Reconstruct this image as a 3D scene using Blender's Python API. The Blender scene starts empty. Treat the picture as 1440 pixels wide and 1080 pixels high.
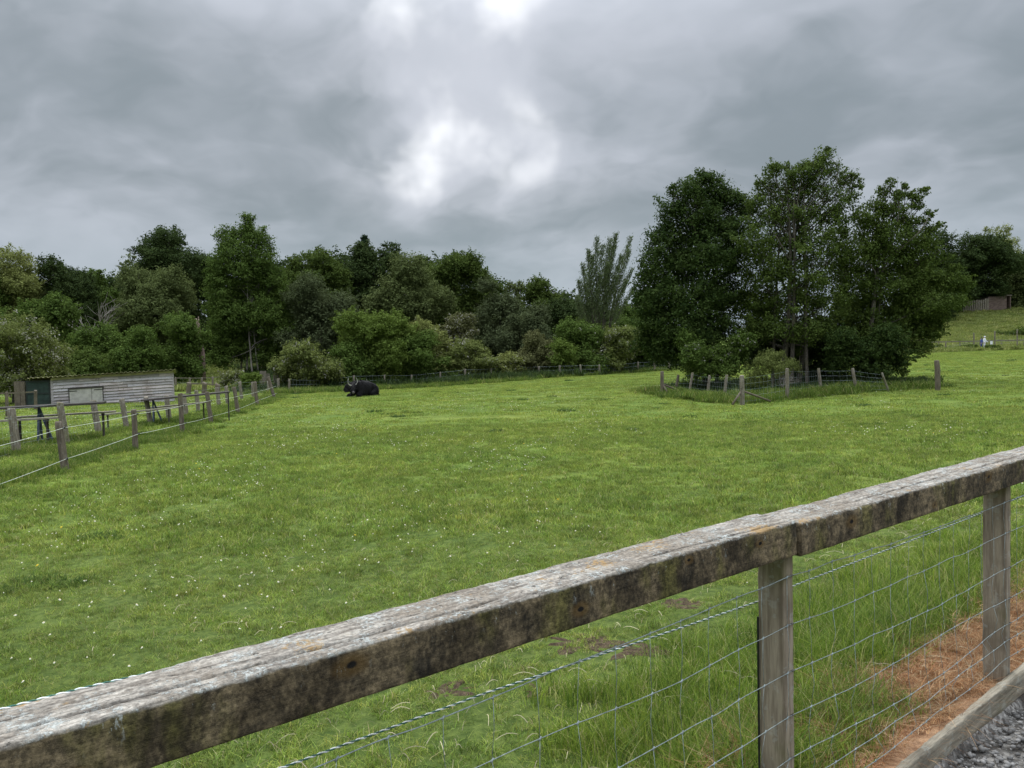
import bpy, math, random
import numpy as np
from mathutils import Vector, Matrix
random.seed(7)
RNG = np.random.default_rng(11)
sc = bpy.context.scene
C = sc.collection
PI = math.pi
F = 1110.0
PITCH = math.radians(2.06)
ROLL = math.radians(1.2)
CAM = np.array([0.0, 0.0, 1.65])
_f = np.array([0, math.cos(PITCH), -math.sin(PITCH)])
_u = np.array([0, math.sin(PITCH), math.cos(PITCH)])
_x = np.array([1.0, 0, 0])
XR = math.cos(ROLL) * _x - math.sin(ROLL) * _u
UR = math.cos(ROLL) * _u + math.sin(ROLL) * _x

def ray(px, py):
    return _f + XR * (px - 720) / F + UR * (540 - py) / F

def P(px, py, y):
    r = ray(px, py)
    return CAM + r * (y / r[1])

# ------------------------------------------------------------ noise
def _hash(ix, iy, iz, s):
    h = (ix.astype(np.int64) * 374761393 + iy.astype(np.int64) * 668265263 + iz.astype(np.int64) * 2147483647 + s * 974634777) & 0xffffffff
    h = ((h ^ (h >> 13)) * 1274126177) & 0xffffffff
    return ((h ^ (h >> 16)) & 0xffff) / 65535.0

def vnoise(x, y, z=0.0, s=0):
    x = np.asarray(x, float); y = np.asarray(y, float) + 0 * x; z = np.asarray(z, float) + 0 * x
    ix, iy, iz = np.floor(x), np.floor(y), np.floor(z)
    fx, fy, fz = x - ix, y - iy, z - iz
    fx, fy, fz = [f * f * (3 - 2 * f) for f in (fx, fy, fz)]
    r = 0
    for a in (0, 1):
        for b in (0, 1):
            for c in (0, 1):
                w = (fx if a else 1 - fx) * (fy if b else 1 - fy) * (fz if c else 1 - fz)
                r = r + w * _hash(ix + a, iy + b, iz + c, s)
    return r * 2 - 1

def fbm(x, y, z=0.0, o=4, s=0):
    r = 0; a = 1; t = 0
    for i in range(o):
        k = 2.03 ** i
        r = r + a * vnoise(np.asarray(x) * k, np.asarray(y) * k, np.asarray(z) * k, s + i); t += a; a *= .5
    return r / t

# ------------------------------------------------------------ terrain
TC = np.array([-200, 80, 400, 560, 720, 900, 1050, 1300, 1440, 1640]); TU = (TC - 720) / F
TD = np.array([0, 3, 6, 12, 18, 32, 45, 60, 75, 105, 120, 150, 200, 400, 1600])
TZ = np.array([
 [-.45,-.42,-.36,-.34,-.3,-.27,-.24,-.18,-.14,-.09],
 [-.45,-.42,-.36,-.34,-.3,-.27,-.24,-.18,-.14,-.09],
 [-.48,-.45,-.42,-.38,-.34,-.31,-.27,-.19,-.13,-.03],
 [-.4,-.4,-.42,-.42,-.4,-.4,-.35,-.25,-.15,0],
 [-.35,-.36,-.42,-.42,-.42,-.42,-.4,-.3,-.2,-.1],
 [-.5,-.55,-.5,-.45,-.45,-.48,-.55,-.38,-.25,-.1],
 [-.4,-.4,-.55,-.46,-.4,-.35,-.4,-.25,0,.3],
 [-.4,-.45,-.67,-.68,-.45,-.25,-.2,0,.2,.5],
 [-.3,-.2,-.4,-.5,-.3,-.05,.1,.3,.5,.8],
 [1,1.5,1.5,.5,.5,.6,.7,.98,1.05,1.2],
 [2,2.5,2.5,1,1,1,1.2,2.4,2.6,2.7],
 [3,4,4,2,2,2,2.5,7.4,8.3,8.7],
 [5,6,6,4,4,4,5,9.5,10,10.5],
 [9,9,9,9,9,9,9,13,14,14],
 [10,10,10,10,10,10,10,12,12,12]], float)

def _cr(p0, p1, p2, p3, t):
    m1 = (p2 - p0) * .5; m2 = (p3 - p1) * .5
    t2 = t * t; t3 = t2 * t
    return (2*t3-3*t2+1)*p1 + (t3-2*t2+t)*m1 + (-2*t3+3*t2)*p2 + (t3-t2)*m2

FAX = P(1120, 731.8, 2.87)[:2] + np.array([-math.sin(.655), math.cos(.655)]) * .092
def tz(x, y):
    x = np.asarray(x, float); y = np.asarray(y, float)
    d = np.clip(y, 0, 1590); u = np.clip(x / np.maximum(y, 3.0), TU[0], TU[-1] - 1e-6)
    i = np.clip(np.searchsorted(TD, d, side='right') - 1, 0, len(TD) - 2)
    j = np.clip(np.searchsorted(TU, u, side='right') - 1, 0, len(TU) - 2)
    fd = (d - TD[i]) / (TD[i+1] - TD[i]); fu = (u - TU[j]) / (TU[j+1] - TU[j])
    rows = []
    n, m = TZ.shape
    for a in (-1, 0, 1, 2):
        ii = np.clip(i + a, 0, n - 1)
        rows.append(_cr(TZ[ii, np.clip(j-1, 0, m-1)], TZ[ii, j], TZ[ii, np.clip(j+1, 0, m-1)], TZ[ii, np.clip(j+2, 0, m-1)], fu))
    # sharper along depth: limit overshoot by blending catmull and linear
    c = _cr(*rows, fd); l = rows[1] * (1 - fd) + rows[2] * fd
    z = .5 * c + .5 * l
    amp = np.clip(d / 8, .3, 1)
    z = z + .028 * amp * fbm(x * .55, y * .55, 0, 3, 5) + .012 * fbm(x * 2.3, y * 2.3, 0, 2, 9)
    off = (x - FAX[0]) * -math.sin(.655) + (y - FAX[1]) * math.cos(.655)
    t = np.clip((-off - .065) / .06, 0, 1)
    return z - .1 * t * t * (3 - 2 * t)

def cast(px, py):
    r = ray(px, py)
    ys = np.geomspace(1.0, 400, 6000)
    pts = CAM[None] + r[None] * (ys / r[1])[:, None]
    below = pts[:, 2] < tz(pts[:, 0], pts[:, 1])
    k = int(np.argmax(below))
    return pts[k]

def G(x, y):
    return float(tz(x, y))

# fence line along the foreground
FD = np.array([math.cos(.655), math.sin(.655)]); FN = np.array([-FD[1], FD[0]])         # along, and towards the field
J = P(1120, 731.8, 2.87)                                     # near top edge of rail at the joint
AX = J[:2] + FN * .092                                     # centre line passes here (s = 0)
def fl(s, o=0.0):                                          # s along, o towards field
    return AX + FD * s + FN * o
def fence_off(x, y):
    return (np.asarray(x) - AX[0]) * FN[0] + (np.asarray(y) - AX[1]) * FN[1]
def fence_s(x, y):
    return (np.asarray(x) - AX[0]) * FD[0] + (np.asarray(y) - AX[1]) * FD[1]

# ------------------------------------------------------------ object helpers
def setp(o, label=None, cat=None, group=None, kind=None):
    if label: o['label'] = label
    if cat: o['category'] = cat
    if group: o['group'] = group
    if kind: o['kind'] = kind
    return o

def link(name, me, mats, parent=None, smooth=False):
    o = bpy.data.objects.new(name, me); C.objects.link(o)
    for m in (mats if isinstance(mats, (list, tuple)) else [mats]):
        me.materials.append(m)
    if parent is not None:
        o.parent = parent
        o.matrix_parent_inverse = Matrix.Translation(-parent.location)
    if smooth:
        me.polygons.foreach_set('use_smooth', [True] * len(me.polygons))
    return o

def empty(name, loc, label, cat, group=None):
    o = bpy.data.objects.new(name, None); C.objects.link(o)
    o.location = [float(v) for v in loc]
    o.empty_display_size = .2
    return setp(o, label, cat, group)

def npmesh(name, V, Q, col=None, mi=None):
    V = np.asarray(V, np.float32); Q = np.asarray(Q, np.int32)
    me = bpy.data.meshes.new(name)
    n, k = Q.shape
    me.vertices.add(len(V)); me.vertices.foreach_set('co', V.ravel())
    me.loops.add(n * k); me.loops.foreach_set('vertex_index', Q.ravel())
    me.polygons.add(n)
    me.polygons.foreach_set('loop_start', np.arange(0, n * k, k, dtype=np.int32))
    me.polygons.foreach_set('loop_total', np.full(n, k, np.int32))
    if mi is not None: me.polygons.foreach_set('material_index', np.asarray(mi, np.int32))
    if col is not None:
        a = me.color_attributes.new('Col', 'FLOAT_COLOR', 'POINT')
        c = np.ones((len(V), 4), np.float32); c[:, :3] = col
        a.data.foreach_set('color', c.ravel())
    me.update(calc_edges=True)
    return me

class MB:
    def __init__(s): s.v = []; s.f = []; s.m = []
    def add(s, vs, fs, m=0):
        b = len(s.v); s.v += [tuple(map(float, q)) for q in vs]
        s.f += [tuple(b + i for i in f) for f in fs]; s.m += [m] * len(fs)
        return s
    def box(s, x0, x1, y0, y1, z0, z1, M=None, m=0, jit=0):
        vs = [Vector((x, y, z)) for z in (z0, z1) for y in (y0, y1) for x in (x0, x1)]
        if jit: vs = [v + Vector((random.uniform(-jit, jit), random.uniform(-jit, jit), random.uniform(-jit, jit))) for v in vs]
        if M is not None: vs = [M @ v for v in vs]
        return s.add(vs, [(0,2,3,1),(4,5,7,6),(0,1,5,4),(2,6,7,3),(0,4,6,2),(1,3,7,5)], m)
    def bar(s, a, b, w, h, m=0, up=(0,0,1)):       # rectangular bar from a to b, w sideways, h along up
        a, b = Vector([float(q) for q in a]), Vector([float(q) for q in b]); d = (b - a).normalized()
        sd = d.cross(Vector(up)); sd = sd.normalized() if sd.length > 1e-4 else Vector((1,0,0))
        u2 = sd.cross(d)
        vs = [p + sd * (i * w / 2) + u2 * (j * h / 2) for p in (a, b) for j in (-1, 1) for i in (-1, 1)]
        return s.add(vs, [(0,1,3,2),(4,6,7,5),(0,4,5,1),(2,3,7,6),(0,2,6,4),(1,5,7,3)], m)
    def tube(s, pts, rad, n=6, m=0, cap=True, jit=0):
        pts = [Vector([float(q) for q in p]) for p in pts]
        if not isinstance(rad, (list, tuple, np.ndarray)): rad = [rad] * len(pts)
        vs = []; prev = None
        for i, p in enumerate(pts):
            d = (pts[min(i+1, len(pts)-1)] - pts[max(i-1, 0)])
            d = d.normalized() if d.length > 1e-9 else Vector((0,0,1))
            if prev is None:
                a = d.cross(Vector((0,0,1)));
                if a.length < .1: a = d.cross(Vector((1,0,0)))
            else: a = prev - d * prev.dot(d)
            a.normalize(); prev = a; b = d.cross(a)
            for k in range(n):
                t = 2 * PI * k / n
                r = rad[i] * (1 + random.uniform(-jit, jit))
                vs.append(p + a * (math.cos(t) * r) + b * (math.sin(t) * r))
        fs = []
        for i in range(len(pts) - 1):
            for k in range(n):
                k2 = (k + 1) % n
                fs.append((i*n+k, i*n+k2, (i+1)*n+k2, (i+1)*n+k))
        if cap:
            fs.append(tuple(range(n))[::-1]); fs.append(tuple((len(pts)-1)*n + k for k in range(n)))
        return s.add(vs, fs, m)
    def mesh(s, name):
        me = bpy.data.meshes.new(name); me.from_pydata(s.v, [], s.f)
        me.polygons.foreach_set('material_index', s.m); me.update()
        return me
    def build(s, name, mats, parent=None, smooth=False):
        return link(name, s.mesh(name), mats, parent, smooth)

# ------------------------------------------------------------ materials
class NT:
    def __init__(s, t): s.t = t; s.l = t.links
    def n(s, typ, **kw):
        nd = s.t.nodes.new(typ)
        for k, v in kw.items():
            if k.startswith('_'): setattr(nd, k[1:], v)
            else:
                sock = nd.inputs[int(k[1:])] if k[0] == 'i' and k[1:].isdigit() else nd.inputs[k.replace('__', ' ')]
                if isinstance(v, bpy.types.NodeSocket): s.l.new(v, sock)
                else: sock.default_value = v
        return nd
    def math(s, op, a, b=0.0, clamp=False):
        nd = s.n('ShaderNodeMath', _operation=op, _use_clamp=clamp, i0=a, i1=b); return nd.outputs[0]
    def vmath(s, op, a, b=(0,0,0)):
        nd = s.n('ShaderNodeVectorMath', _operation=op, i0=a, i1=b); return nd.outputs[0]
    def mix(s, f, a, b, bt='MIX'):
        nd = s.t.nodes.new('ShaderNodeMix'); nd.data_type = 'RGBA'; nd.blend_type = bt
        for k, v in ((0, f), (6, a), (7, b)):
            if isinstance(v, bpy.types.NodeSocket): s.l.new(v, nd.inputs[k])
            else: nd.inputs[k].default_value = (*v, 1) if isinstance(v, tuple) and len(v) == 3 else v
        return nd.outputs[2]
    def ramp(s, f, a, b):     # smooth 0..1 between a and b
        nd = s.n('ShaderNodeMapRange', _interpolation_type='SMOOTHSTEP', i0=f, i1=a, i2=b); return nd.outputs[0]
    def noise(s, vec, scale, det=4, rough=.55, dist=0, w=None):
        nd = s.n('ShaderNodeTexNoise', Vector=vec, Scale=scale, Detail=float(det), Roughness=rough, Distortion=dist)
        return nd.outputs[0]
    def map(s, vec, sc_=(1,1,1), loc=(0,0,0), rot=(0,0,0)):
        return s.n('ShaderNodeMapping', Vector=vec, Scale=sc_, Location=loc, Rotation=rot).outputs[0]
    def sep(s, v):
        return s.n('ShaderNodeSeparateXYZ', i0=v).outputs

def mat(name):
    m = bpy.data.materials.new(name); m.use_nodes = True
    t = m.node_tree; t.nodes.clear()
    T = NT(t); out = t.nodes.new('ShaderNodeOutputMaterial')
    return m, T, out

def principled(T, out, col, rough=.8, bump=None, bd=.01, bs=.5, spec=.3, **kw):
    b = T.n('ShaderNodeBsdfPrincipled')
    def put(k, v):
        if isinstance(v, bpy.types.NodeSocket): T.l.new(v, b.inputs[k])
        else: b.inputs[k].default_value = (*v, 1) if isinstance(v, tuple) and len(v) == 3 else v
    put('Base Color', col); put('Roughness', rough); put('Specular IOR Level', spec)
    for k, v in kw.items(): put(k, v)
    if bump is not None:
        bn = T.n('ShaderNodeBump', Strength=bs, Distance=bd, Height=bump)
        T.l.new(bn.outputs[0], b.inputs['Normal'])
    T.l.new(b.outputs[0], out.inputs['Surface'])
    return b

def leafy(T, out, col, tr=.3, gloss=.03, rough=.5):
    d = T.n('ShaderNodeBsdfDiffuse', Color=col); t = T.n('ShaderNodeBsdfTranslucent', Color=col)
    ms = T.n('ShaderNodeMixShader', Fac=tr, i1=d.outputs[0], i2=t.outputs[0])
    g = T.n('ShaderNodeBsdfGlossy', Roughness=rough); g.inputs[0].default_value = (1,1,1,1)
    m2 = T.n('ShaderNodeMixShader', Fac=gloss, i1=ms.outputs[0], i2=g.outputs[0])
    T.l.new(m2.outputs[0], out.inputs['Surface'])

def m_leaf():
    m, T, out = mat('leaves')
    col = T.n('ShaderNodeAttribute', _attribute_name='Col').outputs[0]
    leafy(T, out, col, .3, .004, .5)
    return m
LEAF = m_leaf()

def m_grass(name, tint=(1,1,1)):
    m, T, out = mat(name)
    col = T.n('ShaderNodeAttribute', _attribute_name='Col').outputs[0]
    pos = T.n('ShaderNodeNewGeometry').outputs['Position']
    n1 = T.noise(pos, .35, 4, .6); n2 = T.noise(pos, 1.7, 3, .6)
    c = T.mix(T.ramp(n1, .36, .66), (.92, .97, .92), (1.06, 1.04, 1.0)); c2 = T.mix(1.0, col, c, 'MULTIPLY')
    c3 = T.mix(1.0, c2, T.mix(T.ramp(n2, .3, .7), (.82, .84, .82), (1.14, 1.13, 1.12)), 'MULTIPLY')
    rnd = T.n('ShaderNodeObjectInfo').outputs['Random']
    c4 = T.mix(1.0, c3, T.mix(rnd, (.85, .88, .9), (1.14, 1.1, 1.1)), 'MULTIPLY')
    if tint != (1,1,1): c4 = T.mix(1.0, c4, tint, 'MULTIPLY')
    leafy(T, out, c4, .42, .01, .5)
    return m
GRASS = m_grass('grass_blades')

def m_ground():
    m, T, out = mat('pasture_ground')
    pos = T.n('ShaderNodeNewGeometry').outputs['Position']
    n1 = T.noise(pos, .35, 4, .6); n2 = T.noise(pos, 1.7, 3, .6); n3 = T.noise(pos, 14, 4, .65); n4 = T.noise(pos, .07, 3, .5)
    n5 = T.noise(T.map(pos, (1, 1, 1), (31, 7, 2)), .55, 5, .65)
    c = T.mix(T.ramp(n1, .36, .66), (.12, .175, .034), (.155, .2, .044))
    c = T.mix(1.0, c, T.mix(T.ramp(n2, .3, .7), (.8, .84, .8), (1.14, 1.12, 1.1)), 'MULTIPLY')
    c = T.mix(1.0, c, T.mix(T.ramp(n3, .25, .75), (.5, .55, .5), (1.35, 1.3, 1.25)), 'MULTIPLY')
    c = T.mix(1.0, c, T.mix(T.ramp(n4, .35, .65), (.88, .93, .9), (1.1, 1.05, 1.0)), 'MULTIPLY')
    c = T.mix(T.math('MULTIPLY', T.ramp(n5, .64, .74), .55), c, (.035, .085, .016))
    # near the camera soil shows between the blades, its colour darkened for their shade
    dist = T.n('ShaderNodeVectorMath', _operation='LENGTH', i0=pos).outputs['Value']
    near = T.math('SUBTRACT', 1.0, T.ramp(dist, 6, 16))
    soil = T.mix(T.ramp(n3, .35, .7), (.045, .068, .016), (.1, .125, .032))
    c = T.mix(T.math('MULTIPLY', near, .75), c, soil)
    b = T.math('ADD', T.math('MULTIPLY', n3, .5), T.math('MULTIPLY', n2, .6))
    principled(T, out, c, .95, b, .12, .7, .1)
    return m

def wood(name, dark, light, streak=(1, 1, 14), lich=.0, green=.0, sc_=6.0, bd=.006, grain_axis=None):
    m, T, out = mat(name)
    tc = T.n('ShaderNodeTexCoord').outputs['Object']
    v = T.map(tc, streak)
    n1 = T.noise(v, sc_, 5, .65, .2); n2 = T.noise(tc, 3.1, 4, .6); n3 = T.noise(v, sc_ * 6, 3, .6)
    c = T.mix(T.ramp(n1, .3, .7), dark, light)
    c = T.mix(T.math('MULTIPLY', T.ramp(n2, .5, .75), .55), c, tuple(x * .45 for x in dark))
    if green: c = T.mix(T.math('MULTIPLY', T.ramp(T.noise(T.map(tc, loc=(5, 3, 1)), 2.3, 4, .6), .5, .7), green), c, (.11, .115, .03))
    if lich: c = T.mix(T.math('MULTIPLY', T.ramp(T.noise(T.map(tc, loc=(9, 2, 4)), 14, 4, .7), .56, .62), lich), c, (.4, .42, .38))
    principled(T, out, c, .85, T.math('ADD', n1, T.math('MULTIPLY', n3, .5)), bd, .6, .2)
    return m
POST_L = wood('grey_post_wood', (.11, .09, .065), (.27, .235, .18), (8, 8, .7), .35, .5, 5)
POST_D = wood('dark_post_wood', (.08, .064, .046), (.19, .155, .115), (8, 8, .7), .1, .3, 5)
POST_BIG = wood('near_post_wood', (.16, .125, .088), (.33, .275, .2), (1.0, 14, 14), .25, .55, 4, .004)
PLANKD = wood('dark_bench_wood', (.035, .03, .026), (.085, .075, .065), (.8, 10, 10), 0, .1, 5)
PLANKL = wood('pale_bench_wood', (.16, .14, .11), (.3, .27, .21), (.8, 10, 10), 0, .2, 5)
BARK = wood('bark', (.05, .042, .032), (.13, .11, .085), (5, 5, 1), .2, .4, 3, .03)
BARKP = wood('pale_bark', (.17, .15, .125), (.33, .3, .25), (5, 5, 1), .2, .1, 3, .02)
SNAG = wood('bare_broken_wood', (.14, .095, .075), (.3, .215, .17), (4, 4, .6), .1, .0, 3, .02)
def plain(name, col, rough=.6, metal=0.0, nv=.25, sc_=20, spec=.4):
    m, T, out = mat(name)
    tc = T.n('ShaderNodeTexCoord').outputs['Object']
    n = T.noise(tc, sc_, 4, .6)
    c = T.mix(T.ramp(n, .3, .7), tuple(x * (1 - nv) for x in col), tuple(min(1, x * (1 + nv)) for x in col))
    principled(T, out, c, rough, n, .002, .3, spec, Metallic=metal)
    return m
WIRE = plain('galvanised_wire', (.26, .3, .29), .45, .35, .3, 60)
RUST = plain('rusty_knot', (.12, .1, .09), .7, .3, .4, 80)
ROPE_W = plain('white_polythene_strand', (.75, .78, .76), .5)
ROPE_G = plain('green_polythene_strand', (.02, .11, .075), .45)
STRING = plain('white_electric_string', (.7, .72, .62), .5)
BLACKP = plain('black_plastic', (.012, .012, .012), .4)
BLUEP = plain('blue_painted_steel', (.04, .055, .095), .5)

# ------------------------------------------------------------ world
def make_world():
    w = bpy.data.worlds.new('World'); sc.world = w; w.use_nodes = True
    t = w.node_tree; t.nodes.clear(); T = NT(t)
    out = t.nodes.new('ShaderNodeOutputWorld')
    sky = T.n('ShaderNodeTexSky', _sky_type='NISHITA', _sun_disc=False, _sun_elevation=math.radians(52), _sun_rotation=math.radians(-12),
              _dust_density=3.0, _air_density=1.2)
    g = T.n('ShaderNodeTexCoord').outputs['Generated']
    nrm = T.vmath('NORMALIZE', g)
    x, y, z = T.sep(nrm)[:3]
    # cloud layer: project the direction on a flat layer overhead
    den = T.math('ADD', T.math('MAXIMUM', z, 0.0), .36)
    cx = T.math('DIVIDE', x, den); cy = T.math('DIVIDE', y, den)
    cv = T.n('ShaderNodeCombineXYZ', i0=cx, i1=cy, i2=0.0).outputs[0]
    wn = T.n('ShaderNodeTexNoise', Vector=cv, Scale=1.3, Detail=4.0, Roughness=.55).outputs[1]
    wv = T.vmath('ADD', cv, T.n('ShaderNodeVectorMath', _operation='SCALE', i0=T.vmath('SUBTRACT', wn, (.5, .5, .5)), Scale=.9).outputs[0])
    n1 = T.noise(wv, 1.2, 4, .5); n2 = T.noise(T.map(wv, (1, 1, 1), (7, 3, 0)), 3.4, 4, .5)
    n3 = T.noise(T.map(cv, (1, 1.0, 1), (2, 9, 0)), 5.5, 3, .45, .6)
    f = T.math('ADD', T.math('MULTIPLY', n1, .62), T.math('ADD', T.math('MULTIPLY', n2, .28), T.math('MULTIPLY', n3, .10)))
    col = T.mix(T.ramp(f, .40, .61), (.242, .286, .320), (.49, .528, .595))
    # thin cloud where the light breaks through
    warp = T.n('ShaderNodeTexNoise', Vector=nrm, Scale=6.0, Detail=4.0, Roughness=.5).outputs[1]
    dv = T.vmath('ADD', nrm, T.n('ShaderNodeVectorMath', _operation='SCALE', i0=T.vmath('SUBTRACT', warp, (.5, .5, .5)), Scale=.34).outputs[0])
    def blob(px, py, r0, r1):
        r = ray(px, py); r = r / np.linalg.norm(r)
        d = T.n('ShaderNodeVectorMath', _operation='DISTANCE', i0=dv, i1=tuple(r)).outputs['Value']
        return T.math('SUBTRACT', 1.0, T.ramp(d, r0, r1))
    core = T.math('MAXIMUM', blob(592, 182, .0, .078), T.math('MULTIPLY', blob(705, 175, 0, .06), .4))
    core = T.math('MAXIMUM', core, T.math('MULTIPLY', blob(690, 8, .0, .08), .9))
    halo = T.math('MAXIMUM', blob(640, 190, .02, .21), T.math('MULTIPLY', blob(700, -30, .02, .2), .9))
    halo = T.math('MAXIMUM', halo, T.math('MULTIPLY', blob(800, 290, .02, .17), .5))
    halo = T.math('MULTIPLY', halo, T.ramp(n2, .2, .62))
    col = T.mix(T.math('MULTIPLY', halo, .72), col, (.66, .69, .76))
    col = T.mix(T.math('MULTIPLY', core, T.ramp(n3, .1, .55)), col, (1.12, 1.14, 1.18))
    # paler band low over the horizon
    low = T.math('SUBTRACT', 1.0, T.ramp(z, .03, .22))
    col = T.mix(T.math('MULTIPLY', low, .7), col, (.35, .43, .485))
    hi = T.math('MULTIPLY', T.ramp(z, .2, .42), T.ramp(n2, .25, .6))
    col = T.mix(T.math('MULTIPLY', hi, .3), col, (.54, .57, .64))
    # the overcast is brighter overhead
    up = T.ramp(z, .34, .9)
    lift = T.math('ADD', 1.0, T.math('MULTIPLY', up, ZEN))
    colu = T.n('ShaderNodeVectorMath', _operation='SCALE', i0=col, Scale=lift).outputs[0]
    skys = T.n('ShaderNodeVectorMath', _operation='SCALE', i0=sky.outputs[0], Scale=.1).outputs[0]
    fin = T.mix(.96, skys, colu)
    bg = T.n('ShaderNodeBackground', Color=fin, Strength=1.0)
    T.l.new(bg.outputs[0], out.inputs[0])
ZEN = 5.0
make_world()
sun = bpy.data.lights.new('sun', 'SUN'); sun.energy = 1.5; sun.angle = math.radians(14); sun.color = (1, .95, .87)
so = bpy.data.objects.new('sun', sun); C.objects.link(so)
el, az = math.radians(52), math.radians(-12)              # azimuth from +Y, negative is left
sd = Vector((math.sin(az) * math.cos(el), math.cos(az) * math.cos(el), math.sin(el)))
so.rotation_euler = sd.to_track_quat('Z', 'Y').to_euler()

cam = bpy.data.cameras.new('camera'); co = bpy.data.objects.new('camera', cam); C.objects.link(co)
cam.sensor_width = 36; cam.lens = F / 1440 * 36; cam.clip_end = 4000; cam.clip_start = .05
M = Matrix(((XR[0], UR[0], -_f[0], 0), (XR[1], UR[1], -_f[1], 0), (XR[2], UR[2], -_f[2], 1.65), (0, 0, 0, 1)))
co.matrix_world = M
sc.camera = co
sc.view_settings.view_transform = 'Standard'; sc.view_settings.look = 'None'
sc.view_settings.exposure = .1; sc.view_settings.gamma = 1
try: sc.cycles.max_bounces = 6; sc.cycles.transparent_max_bounces = 4; sc.cycles.use_denoising = True
except Exception: pass

# ------------------------------------------------------------ ground
def ground():
    ys = np.concatenate([np.linspace(-40, 2.5, 60), 2.5 * np.geomspace(1, 1500 / 2.5, 520)[1:]])
    us = np.linspace(-1, 1, 361); us = np.sign(us) * np.abs(us) ** 1.15
    hw = np.maximum(1.35 * np.abs(ys), 14) + 8
    X = us[None] * hw[:, None]; Y = np.repeat(ys[:, None], len(us), 1)
    Z = tz(X, Y) - .28 * np.clip((-fence_off(X, Y) - .03) / .08, 0, 1) * (np.abs(fence_s(X, Y) - 1) < 4)
    V = np.stack([X, Y, Z], -1).reshape(-1, 3)
    r, c = X.shape
    i = np.arange(r - 1)[:, None] * c + np.arange(c - 1)[None]
    Q = np.stack([i, i + 1, i + 1 + c, i + c], -1).reshape(-1, 4)
    o = link('ground', npmesh('ground', V, Q), m_ground(), smooth=True)
    setp(o, kind='structure')
ground()

def strip(name, s0, s1, o0, o1, lift, m, ns=200, no=40, wob=.0, bump=0.0, edge=.15):
    S, O = np.meshgrid(np.linspace(s0, s1, ns), np.linspace(0, 1, no), indexing='ij')
    wv = fbm(S * 1.7, S * 0 + 3, 0, 4, 21) * wob
    O = o0 + (o1 + wv - o0) * O
    p = AX[None, None] + FD * S[..., None] + FN * O[..., None]
    tt = np.clip((o1 + wv - O) / edge, 0, 1)
    Z = tz(p[..., 0], p[..., 1]) + (lift) * np.clip(tt * 1.3 - .25, -.25, 1) + bump * fbm(S * 22, O * 22, 0, 3, 3)
    V = np.stack([p[..., 0], p[..., 1], Z], -1).reshape(-1, 3)
    i = np.arange(ns - 1)[:, None] * no + np.arange(no - 1)[None]
    Q = np.stack([i, i + no, i + no + 1, i + 1], -1).reshape(-1, 4)
    return link(name, npmesh(name, V, Q[:, ::-1]), m, smooth=True)

def m_gravel():
    m, T, out = mat('gravel_track')
    pos = T.n('ShaderNodeNewGeometry').outputs['Position']
    vo = T.n('ShaderNodeTexVoronoi', Vector=pos, Scale=55.0)
    n = T.noise(pos, 3, 4, .6); n2 = T.noise(pos, 120, 2, .6)
    c = T.mix(T.sep(vo.outputs['Color'])[0], (.065, .058, .05), (.33, .31, .28))
    c = T.mix(T.ramp(n, .45, .65), c, (.05, .045, .038))
    principled(T, out, c, .9, T.math('ADD', vo.outputs['Distance'], n2), .01, .8, .2)
    return m
def m_dead():
    m, T, out = mat('dead_grass_soil')
    pos = T.n('ShaderNodeNewGeometry').outputs['Position']
    n = T.noise(pos, 9, 5, .65); n2 = T.noise(pos, 90, 3, .7)
    c = T.mix(T.ramp(n, .35, .65), (.23, .13, .075), (.5, .31, .18))
    c = T.mix(1.0, c, T.mix(n2, (.5, .5, .5), (1.4, 1.4, 1.4)), 'MULTIPLY')
    principled(T, out, c, .95, n2, .015, .8, .1)
    return m
setp(strip('track', -3, 5, -9, -.088, .0, m_gravel(), 300, 240, 0, .004), kind='structure')
setp(strip('soil', -.2, 4.2, -.062, .52, .012, m_dead(), 220, 40, .25, .004), kind='structure')

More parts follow.
